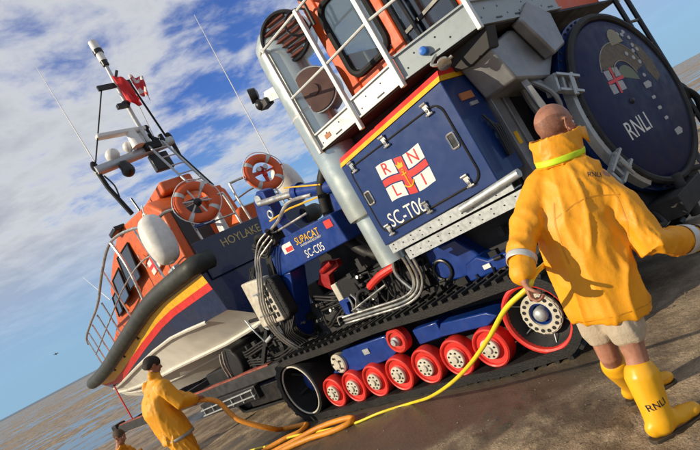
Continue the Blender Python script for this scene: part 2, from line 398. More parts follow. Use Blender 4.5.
# pebbles and shell grit scattered on the near sand
random.seed(77); g = MB()
_pm = mat('pebble', (.19, .155, .115), .6, var=.6, scale=30)
for k in range(1400):
    y = 2.0+6.0*random.random()**1.6; x = random.uniform(-.75, .95)*y
    r_ = random.choice((.0022, .003, .004, .005, .008))*random.uniform(.8, 1.3); z = ground_z(x, y)+lumps(x, y)+.008
    a = random.random()*6.28; A = (V((math.cos(a), math.sin(a), 0)), V((-math.sin(a), math.cos(a), 0)), V((0, 0, 1)))
    g.ball((x, y, z+r_*.15), (r_*random.uniform(1, 1.6), r_, r_*.6), 6, 4, A)
peb = g.build('pebbles', _pm, smooth=60); peb['kind'] = 'stuff'; tag(peb, 'small pebbles and shell grit scattered over the near sand', 'pebbles')
# sea: a sheet lapping the far flats, out to the horizon
seam = bpy.data.materials.new('sea_water'); seam.use_nodes = True
n, l = seam.node_tree.nodes, seam.node_tree.links; b = n['Principled BSDF']
b.inputs['Base Color'].default_value = (.055, .085, .105, 1); b.inputs['Roughness'].default_value = .35
tc = n.new('ShaderNodeTexCoord'); q = n.new('ShaderNodeTexNoise'); q.inputs['Scale'].default_value = .06; q.inputs['Detail'].default_value = 6; l.new(tc.outputs['Object'], q.inputs['Vector'])
bp = n.new('ShaderNodeBump'); bp.inputs['Strength'].default_value = .6; bp.inputs['Distance'].default_value = 2; l.new(q.outputs['Fac'], bp.inputs['Height']); l.new(bp.outputs[0], b.inputs['Normal'])
zs = slope(-4000)+.09
g = MB(); g.add([(-9000, 900, zs), (-400, 760, zs), (600, 1500, zs), (3000, 4300, zs), (3000, 9500, zs), (-9000, 9500, zs)], [(0, 1, 2, 3, 4, 5)])
sea = g.build('sea', seam); sea['kind'] = 'structure'
# gull far off over the flats
bc = V((-19.9, 36, 0)); bc.z = .3
r_ = None
g = MB(); g.ball((0, 0, 0), (.34, .10, .10), 10, 6); g.prism([(-.05, 0), (.1, 0), (.0, .55), (-.12, .5)], -.01, .015, 'z'); g.prism([(-.05, 0), (.1, 0), (.0, -.55), (-.12, -.5)], -.01, .015, 'z'); g.ball((.36, 0, .04), .08, 8, 5); g.prism([(-.3, -.04), (-.3, .04), (-.5, .08), (-.5, -.08)], -.01, .01, 'z')
gull = g.build('gull', bird_m, base=None); gull.scale = (.36, .36, .36); gull.location = (-22.9, 40, 3.3); gull.rotation_euler = (.5, .1, .6)
tag(gull, 'small dark gull flying low over the far tidal flats', 'bird')
gull.location = (-22.1, 40, 3.85)
# ------------------------------------------------------------------ tractor
TR = thing('launch_tractor', 'big navy blue tracked launch tractor with orange cab, red wheels and round rear hatch', 'tractor', TF, (1.7, 1.66, 0))
EYN = V((0, -1, 0))
WH = [.43, .82, 1.21, 1.61, 2.02, 2.43, 2.84]
# belt
IC, IR, SCN, SR = (-.14, .42), .385, (3.43, .40), .335
def belt_path():
    P = []
    for k in range(13):
        a = math.radians(88+k*(262-88)/12); P.append((IC[0]+IR*math.cos(a), IC[1]+IR*math.sin(a)))
    for k in range(1, 16): P.append((.05+k*(2.95-.05)/15-.0, .052 + (.006*math.sin(k*2.1))))
    for k in range(13):
        a = math.radians(-72+k*(160)/12); P.append((SCN[0]+SR*math.cos(a), SCN[1]+SR*math.sin(a)))
    for k in range(1, 12):
        t = k/12; x = SCN[0]+(IC[0]-SCN[0])*t; P.append((x, .735+.07*t - .018*math.sin(t*PI*2)**2+.02*math.sin(PI*t)))
    return P
BP = belt_path()
def resample(P, n):
    P = [V((p[0], p[1])) for p in P]; L = [0]
    for i in range(len(P)): L.append(L[-1]+(P[(i+1) % len(P)]-P[i]).length)
    out = []; j = 0
    for k in range(n):
        d = L[-1]*k/n
        while L[j+1] < d: j += 1
        t = (d-L[j])/(L[j+1]-L[j]); out.append(P[j]+(P[(j+1) % len(P)]-P[j])*t)
    return out
def make_belt(y0, y1):
    m = MB(); Q = resample(BP, 150); n = len(Q); rings = []
    nr = []
    for i in range(n):
        d = (Q[(i+1) % n]-Q[i-1]).normalized(); nr.append(V((d.y, -d.x)))
    c = sum(Q, V((0, 0)))/n
    if (Q[0]-c).dot(nr[0]) < 0: nr = [-q for q in nr]
    for i in range(n):
        a, b = Q[i]-nr[i]*.040, Q[i]+nr[i]*.034
        rings.append([(a.x, y0, a.y), (b.x, y0, b.y), (b.x, y1, b.y), (a.x, y1, a.y)])
    m.loft(rings, closed=True)
    for i in range(0, n, 2):                                       # tread lugs
        p, q = Q[i], nr[i]; d = V((q.y, -q.x)); w_ = .026
        o_ = [p+q*.030-d*w_, p+q*.030+d*w_, p+q*.068+d*w_*.8, p+q*.068-d*w_*.8]
        for ya, yb, sk_ in ((y0+.008, y0+.215, .02), (y0+.265, y1-.008, -.02)):
            vs_ = [(v_.x, ya, v_.y) for v_ in o_]+[(v_.x+d.x*sk_, yb, v_.y+d.y*sk_) for v_ in o_]
            m.add(vs_, [(0, 1, 2, 3), (4, 5, 6, 7), (0, 1, 5, 4), (1, 2, 6, 5), (2, 3, 7, 6), (3, 0, 4, 7)])
    for i in range(1, n, 4):                                       # inner drive teeth
        p, q = Q[i], nr[i]; d = V((q.y, -q.x))
        o_ = [p-q*.02-d*.02, p-q*.02+d*.02, p-q*.07+d*.01, p-q*.07-d*.01]; ym = (y0+y1)/2+.05
        m.add([(v_.x, ym-.03, v_.y) for v_ in o_]+[(v_.x, ym+.03, v_.y) for v_ in o_], [(0, 1, 2, 3), (4, 5, 6, 7), (0, 1, 5, 4), (1, 2, 6, 5), (2, 3, 7, 6), (3, 0, 4, 7)])
    return m
make_belt(0, .48).build('track_belt', belt_m, TR, smooth=30)
make_belt(2.84, 3.32).build('track_belt', belt_m, TR, smooth=30)
def make_road_wheel(x, z, R=.187, k=1., y=.04):
    m = MB(); m.lathe([(R*.82, -.14), (R*.97, -.13), (R, -.11), (R, -.035), (R*.965, -.015), (R*.90, -.006), (R*.84, -.012), (R*.80, -.03), (R*.60, -.035), (R*.56, -.02), (R*.52, -.018), (.01, -.016)], (x, y, z), EYN, 40)
    wl = m.build('road_wheel', red, TR)
    h = MB(); h.lathe([(R*.49, -.016), (R*.49, .006), (R*.46, .012), (R*.20, .014), (R*.17, .03), (.004, .032)], (x, y, z), EYN, 28)
    h.use(1)
    for q in range(8):
        a = 2*PI*q/8+.2; c = (x+R*.35*math.cos(a), y-.010, z+R*.35*math.sin(a)); h.cyl(c, (c[0], y-.020, c[2]), R*.05, 8)
    h.build('hub', [cream, blackp], wl)
    return wl
for x in WH: make_road_wheel(x, .262)
# return roller, tension roller
m = MB(); m.lathe([(.10, -.12), (.135, -.11), (.135, -.03), (.12, -.012), (.095, -.012), (.085, -.03), (.05, -.035), (.01, -.03)], (1.80, .05, .59), EYN, 32)
rr_ = m.build('return_roller', red, TR); MB().lathe([(.05, -.04), (.05, 0), (.035, .012), (.03, .03), (.002, .03)], (1.80, .05, .59), EYN, 16).build('hub', galv, rr_)
m = MB(); m.lathe([(.02, -.1), (.115, -.1), (.115, -.02), (.10, -.006), (.05, -.006), (.045, .008), (.002, .008)], (.73, .07, .56), EYN, 28)
m.use(1)
for q in range(5):
    a = 2*PI*q/5+.4; c = (.73+.075*math.cos(a), .064, .56+.075*math.sin(a)); m.cyl(c, (c[0], .058, c[2]), .014, 8)
m.build('tension_roller', [cream, blackp], TR)
# idler: open black drum with a pale ring
m = MB(); m.lathe([(.30, -.42), (.362, -.42), (.362, -.02), (.35, 0), (.318, 0), (.312, -.02), (.305, -.05), (.27, -.22), (.20, -.30), (.10, -.30), (.02, -.3)], (IC[0], .03, IC[1]), EYN, 48)
idl = m.build('idler_wheel', black, TR)
MB().torus((IC[0], .026, IC[1]), EYN, .317, .011, 56, 8).build('rim', cream, idl)
MB().lathe([(.17, -.3), (.17, -.17), (.13, -.14), (.02, -.13)], (IC[0]+.07, .03, IC[1]+.03), EYN, 24).build('hub', blue, idl)
m = MB()
for q in range(6):
    a = 2*PI*q/6+.3; m.bar((IC[0]+.12*math.cos(a), .28, IC[1]+.12*math.sin(a)), (IC[0]+.29*math.cos(a), .16, IC[1]+.29*math.sin(a)), .05, .03)
m.build('spokes', black, idl)
# drive sprocket: red rim, black dish, pierced pale ring, blue hub
c = (SCN[0], .02, SCN[1])
m = MB(); m.lathe([(.27, -.40), (.312, -.40), (.312, -.03), (.305, -.008), (.285, 0), (.268, -.008), (.262, -.04), (.262, -.10), (.262, -.36)], c, EYN, 56, False)
spk = m.build('drive_sprocket', red, TR)
MB().lathe([(.263, -.035), (.25, -.10), (.215, -.15), (.17, -.16), (.165, -.19), (.02, -.2)], c, EYN, 48, False).build('dish', grime, spk)
m = MB(); R1, R0 = .172, .108
holes = 16
for q in range(holes):                                             # pierced ring: webs between round gaps
    a = 2*PI*q/holes; m.bar((c[0]+R0*math.cos(a), c[1]+.095, c[2]+R0*math.sin(a)), (c[0]+R1*math.cos(a), c[1]+.095, c[2]+R1*math.sin(a)), .022, .03, (0, 1, 0))
m.lathe([(R1-.014, -.12), (R1, -.12), (R1+.004, -.09), (R1-.010, -.078), (R1-.016, -.09)], c, EYN, 48, False)
m.lathe([(R0-.012, -.12), (R0+.010, -.12), (R0+.012, -.08), (R0-.008, -.075), (R0-.014, -.09)], c, EYN, 48, False)
m.lathe([(R0-.01, -.082), (R1-.008, -.082), (R1-.008, -.076), (R0-.01, -.074), (R0-.01, -.082)], c, EYN, 48, False); m.use(1)
for q in range(holes):
    a = 2*PI*q/holes; p = (c[0]+.139*math.cos(a), c[1]+.074, c[2]+.139*math.sin(a)); m.cyl(p, (p[0], p[1]-.004, p[2]), .0155, 14)
m.build('pierced_ring', [cream, blackp], spk)
MB().lathe([(.10, -.15), (.094, -.09), (.085, -.08), (.075, -.10), (.07, -.13), (.01, -.13)], c, EYN, 36).build('hub', blue, spk)
MB().lathe([(.062, -.13), (.060, -.07), (.045, -.05), (.02, -.04), (.002, -.04)], c, EYN, 28).build('hub_cap', galv, spk)
m = MB()
for q in range(6):
    a = 2*PI*q/6+.5; m.bar((c[0]+.175*math.cos(a), c[1]+.13, c[2]+.175*math.sin(a)), (c[0]+.255*math.cos(a), c[1]+.09, c[2]+.255*math.sin(a)), .007, .008)
m.build('dish_glints', dull, spk)  # thin bars stand in for bright glint lines across the dish
# undercarriage frame, hull
m = MB(); m.prism([(.50, .46), (.88, .68), (1.62, .67), (1.70, .48), (1.55, .42), (.9, .40)], .12, .40).box(2.0, 2.34, .14, .40, .46, .62)
m.prism([(2.3, .48), (2.42, .60), (2.95, .56), (3.05, .50), (2.9, .44)], .10, .40)
m.build('track_frame', blue, TR, bev=.012)
MB().box(1.20, 1.30, .108, .12, .55, .61).build('grease_plate', galv, TR)
m = MB(); m.prism([(.05, .38), (3.2, .38), (3.75, .62), (3.75, 1.28), (.15, 1.28), (-.1, .7)], .56, 2.76)
m.box(.2, 3.2, .40, .60, .22, .72); m.box(.2, 3.2, 2.72, 2.9, .22, .72)
m.build('chassis', grime, TR, bev=.015)
# equipment box with the lettered hatch
BX = [(2.40, 1.48), (3.77, 1.50), (3.77, 2.30), (3.765, 2.43), (2.40, 2.345)]
m = MB(); m.prism([(2.40, 1.47), (3.77, 1.49), (3.77, 2.36), (2.40, 2.30)], .0, .44); m.build('equipment_box', navy, TR, bev=.008)
def strip(z0, z1, mm):
    q = MB(); a, b = (2.40, 2.30), (3.77, 2.362); y = lambda z: .0+.0+z*.55-.006
    q.add([(a[0], y(z0), a[1]+z0), (b[0], y(z0), b[1]+z0), (b[0], y(z1), b[1]+z1), (a[0], y(z1), a[1]+z1),
           (a[0], .4, a[1]+z0), (b[0], .4, b[1]+z0), (b[0], .4, b[1]+z1), (a[0], .4, a[1]+z1)],
          [(0, 1, 2, 3), (4, 5, 6, 7), (0, 1, 5, 4), (2, 3, 7, 6), (0, 3, 7, 4), (1, 2, 6, 5)])
    return q.build('colour_stripe', mm, TR)
strip(.002, .044, stripe_y); strip(.0442, .088, stripe_r)
seal = [(x, -.002, z) for x, z in rrect(2.48, 3.67, 1.565, 2.245, .09, 6)]
hat = MB().prism(rrect(2.49, 3.66, 1.575, 2.235, .085, 6), -.006, .004).build('hatch', navy, TR)
MB().tube(seal, .010, 6, closed=True).build('rubber_seal', black, hat)
def latch(x, z):
    m = MB(); m.bar((x, -.012, z+.055), (x+.01, -.012, z+.005), .05, .014, (0, 1, 0)); m.bar((x+.01, -.02, z+.02), (x+.018, -.02, z-.045), .032, .022, (0, 1, 0))
    m.cyl((x-.03, -.02, z+.052), (x+.03, -.02, z+.052), .012, 8); m.cyl((x-.02, -.022, z-.04), (x+.05, -.022, z-.04), .010, 8); m.ball((x+.012, -.026, z-.01), .016, 8, 5)
    return m.build('latch', chrome, hat)
for x, z in ((2.54, 2.235), (3.01, 2.245), (3.54, 2.245), (2.56, 1.575), (3.06, 1.58), (3.54, 1.60)): latch(x, z)
for x, z in ((2.535, 1.92), (3.61, 1.93)):
    m = MB(); P = rrect(x-.035, x+.035, z-.06, z+.06, .015, 3); m.tube([(a, -.010, b) for a, b in P], .009, 6, closed=True); hd = m.build('recessed_handle', chrome, hat)
    MB().prism(rrect(x-.03, x+.03, z-.055, z+.055, .012, 3), -.0085, -.007).build('recess', blackp, hd)
# house flag on the hatch
def fl(u, v): # 0..1 across / up, waving
    x = 2.77+.53*u+.03*v-.02; z = 1.775+.335*v - .045*u + .014*math.sin(u*6.5+.6)
    return (x, z)
def patch(u0, u1, v0, v1, y, n=10):
    m = MB(); top = [fl(u0+(u1-u0)*k/n, v1) for k in range(n+1)]; bot = [fl(u0+(u1-u0)*k/n, v0) for k in range(n+1)]
    m.prism(bot+top[::-1], y, y+.002); return m
for r_ in ((0, .385, .62, 1), (.615, 1, .62, 1), (0, .385, 0, .38), (.615, 1, 0, .38)): patch(*r_, -.0085).build('flag_quarter', white, hat)
m = patch(.415, .585, 0, 1, -.0085); 
for r_ in ((0, .413, .415, .585), (.587, 1, .415, .585)):
    q = patch(*r_, -.0085); m.add(q.v, q.f)
m.build('flag_cross', stripe_r, hat)
for ch, u, v in (('R', .19, .68), ('N', .80, .68), ('L', .20, .06), ('I', .80, .06)):
    x, z = fl(u, v); text_mb(ch, .15, (x, -.0105, z), (1, 0, -.09), (.06, 0, 1), .002, align='CENTER').build('flag_letter', stripe_r, hat)
m = MB(); cx0, cz0 = fl(.5, .46)
m.tube([(cx0+.06*math.cos(a), -.010, cz0-.03+.06*math.sin(a)) for a in [math.radians(200+14*k) for k in range(11)]], .007, 6)
m.tube([(cx0, -.010, cz0-.085), (cx0, -.010, cz0+.05)], .007, 6); m.tube([(cx0-.03, -.010, cz0+.03), (cx0+.03, -.010, cz0+.03)], .006, 6)
m.torus((cx0, -.010, cz0+.062), (0, 1, 0), .012, .004, 12, 5)
zc = cz0+.092
m.prism([(cx0-.032, zc), (cx0+.03, zc-.003), (cx0+.04, zc+.045), (cx0+.02, zc+.03), (cx0, zc+.058), (cx0-.018, zc+.03), (cx0-.04, zc+.05)], -.012, -.008)
m.build('flag_crown_and_anchor', stripe_y, hat)
text_mb('SC-T06', .185, (2.60, -.0085, 1.585), (1, 0, -.045), (.03, 0, 1), .002, .80).build('lettering', white, hat)
# rear face of the box: cover with plates
MB().box(3.771, 3.785, .12, .30, 2.16, 2.22).build('warning_plate', sticker_o, TR)
MB().box(3.771, 3.783, .20, .31, 2.10, 2.13).build('maker_plate', galv, TR)
m = MB()
for k in range(4): m.tube(sm([(3.79, .25+.03*k, 2.0-.05*k), (3.82, .27+.03*k, 1.85), (3.80, .28+.02*k, 1.62)], 4), .011, 6)
m.build('cables', blackp, TR)
# double galvanised girder below
def girder(z, y, x0, x1, h):
    m = MB(); m.box(x0, x1, y, y+.012, z, z+h); m.box(x0, x1, y+.012, y+.12, z+h-.010, z+h); m.box(x0, x1, y+.012, y+.12, z, z+.010)
    m.use(1); b_ = m
    x = x0+.06
    while x < x1-.03:
        for dz in ((.28, .72) if int((x-x0)/.075) % 4 < 2 else (.5,)):
            b_.cyl((x, y-.006, z+h*dz), (x, y+.002, z+h*dz), .006, 7)
        x += .12
    return m.build('girder', [galv, blackp], TR)
girder(1.375, .02, 2.42, 3.84, .10); girder(1.255, .05, 2.54, 3.90, .10)
MB().cyl((3.35, .0, 1.435), (3.95, .01, 1.47), .035, 14).build('girder_pin', galv, TR)
# corner posts behind the box, sticker
MB().box(2.4, 3.66, .46, 2.86, 1.29, 2.5).build('engine_housing', grime, TR, bev=.02)
m = MB(); m.box(3.68, 3.80, .47, .60, 1.30, 2.5); m.box(3.68, 3.78, .605, .645, 1.30, 2.5); m.box(3.68, 3.80, .65, .74, 1.30, 2.45)
m.build('corner_post', dull, TR, bev=.004)
MB().box(3.801, 3.804, .50, .56, 1.66, 1.77).build('warning_label', stripe_y, TR)
m = MB(); m.tube(sm([(3.86, .84, 2.35), (3.9, .82, 2.1), (3.88, .86, 1.9), (3.9, .92, 1.6)], 5), .03, 8); m.tube([(3.86, .95, 2.3), (3.87, .92, 1.5)], .022, 8); m.build('hoses', dull, TR)
# chassis pieces seen below the girder
m = MB(); m.prism([(2.36, .90), (2.86, .82), (2.95, 1.0), (2.80, 1.22), (2.40, 1.22)], .42, .75); m.prism([(2.72, .80), (3.2, .80), (3.28, .93), (3.05, .93), (2.96, 1.0), (2.80, .97)], .36, .60)
m.build('mudguard', blue, TR, bev=.02)
m = MB(); m.torus((2.5, .412, 1.0), (0, 1, 0), .10, .018, 24, 8); m.torus((2.97, .352, .85), (0, 1, 0), .10, .012, 20, 6, 0, PI); m.build('cable_loop', blackp, TR)
MB().box(2.98, 3.06, .345, .358, .86, .90).build('maker_plate', white, TR)
# pipework between exhaust and track
m = MB()
for k in range(3):
    o = .055*k
    m.tube(sm([(2.24+o, .26+.02*k, 1.40), (2.27+o, .26, 1.26), (2.24+o, .28, 1.08-o*.3), (2.16+o*.5, .28, .97-o*.6), (1.95, .28, .93-o*.7), (1.45, .30, .955-o*.7), (.95, .3, .99-o*.7)], 5), .016, 8)
m.tube(sm([(2.05, .34, 1.3), (2.0, .34, 1.15), (2.08, .36, .95)], 5), .02, 8)
m.tube([(1.2, .26, 1.02), (1.85, .28, 1.12)], .012, 6)
m.build('hydraulic_pipes', chrome, TR)
m = MB(); m.tube(sm([(1.5, .4, 1.16), (1.75, .38, 1.22), (2.0, .4, 1.24)], 5), .045, 10); m.build('red_hose', red, TR)
m = MB(); m.tube(sm([(1.35, .42, 1.12), (1.6, .45, 1.2), (1.9, .45, 1.3)], 5), .04, 8); m.box(1.45, 2.2, .5, .8, .9, 1.3); m.build('pump', grime, TR)
m = MB()
for k in range(7):
    random.seed(20+k); x = 1.3+.14*k; m.tube(sm([(x, .4, 1.0+random.random()*.3), (x+.1, .34, .95), (x+.2, .4, 1.1+random.random()*.2)], 4), .012, 6)
m.build('hose_bundle', black, TR)
# exhaust/air duct on the front corner
DX, DY = 2.22, .22
m = MB(); m.lathe([(.165, 0), (.165, .50), (.215, .52), (.22, .55), (.22, 2.30), (.20, 2.45), (.12, 2.56), (.02, 2.6)], (DX, DY, 1.30), (0, 0, 1), 36)
dct = m.build('air_duct', duct_m, TR)
MB().lathe([(.222, 0), (.222, .02), (.224, .025)], (DX, DY, 2.95), (0, 0, 1), 36, False).build('strap', alu, dct)
MB().tube(sm([(1.62, .60, 2.55), (1.44, .56, 2.37), (1.33, .55, 2.08), (1.36, .55, 1.82), (1.48, .55, 1.6), (1.66, .55, 1.44), (1.9, .55, 1.36)], 6), .07, 14).build('rubber_duct', black, TR)
# top intake drum with louvred mouth, second drum below
la = V((.42, -.80, -.12)).normalized(); lc = V((2.47, .14, 3.66))
m = MB(); m.lathe([(.10, -.42), (.19, -.40), (.235, -.30), (.24, -.06), (.235, -.02)], lc, la, 40)
intk = m.build('intake_drum', duct_m, TR)
m = MB(); m.lathe([(.21, -.05), (.245, -.05), (.252, 0), (.242, .02), (.222, .02), (.208, .0)], lc, la, 44, False); m.build('rim', blackp, intk)
MB().lathe([(.212, -.05), (.212, -.035), (.01, -.03)], lc, la, 36).build('mouth', maroon, intk)
m = MB(); sx = la.cross(V((0, 0, 1))).normalized(); uz = sx.cross(la)
for k in range(-3, 4):
    z = k*.060; hw = math.sqrt(max(.002, .205**2-z*z)); a = lc+uz*z-sx*hw-la*.008; b_ = lc+uz*z+sx*hw-la*.008
    m.bar(a, b_, .05, .018, uz*.7+la*.7)
m.build('louvres', maroon, intk)
m = MB(); m.torus(lc+uz*.02+sx*-.2+la*.06, (la+V((.2, 0, .3))), .13, .012, 24, 6); m.tube(sm([lc+uz*.2-sx*.3, lc+uz*.12-sx*.34+la*.08, lc-uz*.1-sx*.33+la*.1], 5), .016, 6); m.build('hose_loop', blackp, TR)
l2 = V((2.46, .14, 3.08)); a2 = V((.5, -.85, .0)).normalized()
m = MB(); m.lathe([(.225, -.25), (.225, -.03), (.215, 0)], l2, a2, 36); dr2 = m.build('filter_drum', duct_m, TR)
MB().lathe([(.212, 0), (.212, .012), (.204, .02), (.06, .025), (.055, .04), (.004, .042)], l2, a2, 36).build('filter_cap', brown, dr2)
MB().torus(l2, a2, .218, .012, 40, 6).build('rim', galv, dr2)
# lamp on a bracket
m = MB(); m.prism([(1.66, 3.40), (1.98, 3.30), (1.98, 3.44), (1.72, 3.50)], .24, .28); lb = m.build('lamp_bracket', alu, TR)
m = MB(); m.lathe([(.03, -.09), (.075, -.07), (.085, 0), (.08, .012), (.065, .01)], (1.50, .24, 3.58), (-.6, -.75, .1), 24); m.cyl((1.5, .25, 3.55), (1.62, .26, 3.42), .02, 8); m.ball((1.60, .22, 3.42), .06, 10, 7); m.box(1.58, 1.72, .2, .3, 3.36, 3.44)
wl_ = m.build('work_lamp', blackp, TR); MB().lathe([(.066, .005), (.05, .014), (.003, .018)], (1.50, .24, 3.58), (-.6, -.75, .1), 20).build('lens', lens, wl_)
# walkway round the cab
PZ = 2.55
OUT = [(2.28, 0), (3.48, 0), (4.16, .20), (4.20, 3.1), (2.28, 3.1)]
MB().prism(OUT, PZ-.02, PZ, 'z').build('walkway', grime, TR)
def plate(a, b, h, mm, z=PZ, ins=.01):
    a, b = V((a[0], a[1], 0)), V((b[0], b[1], 0)); d = (b-a).normalized(); nrm = V((d.y, -d.x, 0))
    m = MB(); p0, p1 = a+d*ins, b-d*ins; t = .012
    m.add([p0+V((0, 0, z)), p1+V((0, 0, z)), p1+V((0, 0, z+h)), p0+V((0, 0, z+h)), p0-nrm*t+V((0, 0, z)), p1-nrm*t+V((0, 0, z)), p1-nrm*t+V((0, 0, z+h)), p0-nrm*t+V((0, 0, z+h))],
          [(0, 1, 2, 3), (4, 5, 6, 7), (0, 1, 5, 4), (2, 3, 7, 6), (0, 3, 7, 4), (1, 2, 6, 5)])
    m.bar(p0+nrm*.006+V((0, 0, z+h)), p1+nrm*.006+V((0, 0, z+h)), .03, .014); m.bar(p0+nrm*.006+V((0, 0, z)), p1+nrm*.006+V((0, 0, z)), .03, .014)
    s_ = m.use(1); L = (p1-p0).length; q = .07; i = 0
    while q < L-.12:
        if i % 3 == 2: s_.bar(p0+d*q+nrm*.001+V((0, 0, z+h*.18)), p0+d*(q+.09)+nrm*.001+V((0, 0, z+h*.18)), .006, .012)
        else: s_.cyl(p0+d*q+nrm*.002+V((0, 0, z+h*(.3+.35*(i % 2)))), p0+d*q-nrm*.002+V((0, 0, z+h*(.3+.35*(i % 2)))), .008, 7)
        q += .10; i += 1
    return m.build('kick_plate', [mm, blackp], TR)
shaded_plate = mat('shaded_kick_plate', (.36, .41, .43), .5, .2, .05, 20, dirt=.15, dirtcol=(.2, .2, .19))  # white plate greyed in the colour where it turns from the sun
plate((2.28, 0), (2.885, 0), .15, alu); plate((2.895, 0), (3.48, 0), .17, alu); plate((3.49, .003), (4.16, .20), .20, shaded_plate); plate((4.163, .21), (4.2, 1.6), .20, shaded_plate)
MB().box(2.42, 2.50, -.006, -.001, 2.60, 2.64).build('marker_reflector', sticker_o, TR)
MB().lathe([(.036, 0), (.036, .03), (.028, .045), (.002, .05)], (3.74, .073, 2.64), (.29, -.95, 0), 20).build('blue_knob', mat('knob_blue', (.02, .16, .6), .4), TR)
def post(x, y, z0, z1, w_=.042): return MB().bar((x, y, z0), (x, y, z1), w_, w_, (1, 0, 0)).build('rail_post', alu, TR, bev=.006)
post(2.30, -.03, 2.52, 3.62, .036); post(2.89, -.03, 2.45, 3.66, .042); post(3.485, -.03, 2.50, 3.7, .044); post(4.17, .19, 2.52, 3.7, .042)
m = MB()
for z in (3.10, 3.64):
    m.tube([(2.30, -.03, z+.01), (2.89, -.03, z), (3.485, -.03, z), (4.17, .19, z), (4.20, 2.8, z)], .014, 8)
m.tube(sm([(2.30, -.03, 3.62), (2.24, .0, 3.68), (2.12, .05, 3.64)], 5), .018, 8)
m.build('hand_rail', alu, TR)
m = MB(); m.tube([(2.28, 3.08, 2.5), (2.28, 3.08, 3.65), (4.2, 3.08, 3.65), (4.2, 3.08, 2.5)], .02, 8); m.build('hand_rail', alu, TR)
m = MB(); m.lathe([(.015, 0), (.05, .02), (.055, .05), (.03, .06)], (3.86, .03, 2.48), (.3, -.6, -.8), 16); m.tube(sm([(3.80, .09, 2.56), (3.78, .0, 2.50), (3.86, .03, 2.46), (3.93, .06, 2.47)], 5), .014, 7); m.build('deck_lamp', chrome, TR)
# brackets and chute below the walkway
m = MB(); m.prism([(3.50, 2.53), (4.18, 2.53), (4.12, 2.38), (3.9, 2.36), (3.55, 2.46)], .25, .40); m.box(2.3, 4.15, .3, .36, 2.46, 2.53); m.box(2.5, 4.1, 1.1, 1.16, 2.44, 2.53)
m.build('walkway_bracket', grime, TR, bev=.006)
m = MB(); m.prism([(.30, 2.40), (.72, 2.50), (1.20, 2.48), (1.22, 2.20), (.95, 2.02), (.42, 2.10)], 3.78, 4.10, 'x'); m.build('chute', dull, TR, bev=.02)
m = MB(); m.prism([(.74, 2.52), (1.02, 2.66), (1.32, 2.52), (1.26, 2.22), (.98, 2.16)], 4.11, 4.22, 'x'); m.build('chute_cover', dull, TR, bev=.02)
# cab
CX0, CX1, CY0, CY1, CZ0, CZ1 = 2.63, 4.10, .36, 2.86, 2.56, 4.25
m = MB()
m.box(CX0, 2.80, CY0, CY0+.05, CZ0, CZ1); m.box(3.30, 3.44, CY0, CY0+.05, CZ0, CZ1); m.box(2.80, 3.30, CY0, CY0+.05, CZ0, 2.94); m.box(2.80, 3.30, CY0, CY0+.05, 3.70, CZ1)
m.box(3.44, CX1, CY0, CY0+.05, 4.05, CZ1); m.box(CX1-.08, CX1, CY0, CY0+.05, CZ0, 4.05)
m.box(CX0, CX0+.05, CY0+.05, CY1, CZ0, 3.0); m.box(CX0, CX0+.05, CY0+.05, CY1, 3.9, CZ1); m.box(CX0, CX1, CY1, CY1+.05, CZ0, 3.0); m.box(CX0, CX1, CY1, CY1+.05, 3.95, CZ1); m.box(CX0, CX0+.15, CY1, CY1+.05, 3.0, 3.95); m.box(3.35, 3.5, CY1, CY1+.05, 3.0, 3.95); m.box(CX1-.1, CX1, CY1, CY1+.05, 3.0, 3.95); m.box(CX1-.05, CX1, CY0+.05, CY1, CZ0, 2.8); m.box(CX1-.05, CX1, CY0+.05, CY1, 4.05, CZ1)
m.box(CX0-.04, CX1+.04, CY0-.04, CY1+.06, CZ1, CZ1+.07)
m.build('cab', cab_or, TR, bev=.02)
def side_window(x0, x1, z0, z1, r):
    P = rrect(x0, x1, z0, z1, r, 6)
    wf = MB().tube([(a, CY0-.004, b) for a, b in P], .034, 8, closed=True).build('window', black, TR)
    MB().prism(rrect(x0, x1, z0, z1, r, 6), CY0+.006, CY0+.012).build('pane', clearg, wf)
side_window(2.79, 3.31, 2.95, 3.69, .12)
m = MB(); m.tube([(3.47, CY0+.02, 2.60), (3.47, CY0+.02, 4.03), (4.0, CY0+.02, 4.03), (4.0, CY0+.02, 2.60)], .028, 8, closed=True); m.tube([(3.62, CY0-.02, 2.75), (3.60, CY0-.03, 3.5)], .02, 8); m.bar((3.47, CY0+.02, 2.95), (4.0, CY0+.02, 2.99), .03, .03)
dr = m.build('door', blackp, TR); MB().box(3.48, 3.99, CY0+.024, CY0+.030, 2.61, 4.02).build('pane', clearg, dr)
MB().box(CX1-.034, CX1-.028, CY0+.06, CY1-.02, 2.8, 4.05).build('rear_window', clearg, TR)
MB().box(CX0+.02, CX0+.028, CY0+.06, CY1-.02, 3.0, 3.9).build('front_window', clearg, TR)
m = MB(); m.box(3.15, 3.65, 1.0, 1.5, 2.7, 2.95); m.box(3.10, 3.22, 1.0, 1.5, 2.95, 3.6); m.build('driver_seat', navycloth, TR, bev=.03)
m = MB(); m.prism([(2.7, 2.58), (2.95, 2.58), (2.92, 3.15), (2.7, 3.25)], .5, 2.6); m.build('dashboard', cream, TR, bev=.02)
m = MB(); m.torus((3.05, 1.25, 3.28), (.6, 0, .8), .17, .015, 24, 7); m.cyl((2.9, 1.25, 3.1), (3.04, 1.25, 3.27), .02, 8); m.build('steering_wheel', blackp, TR)
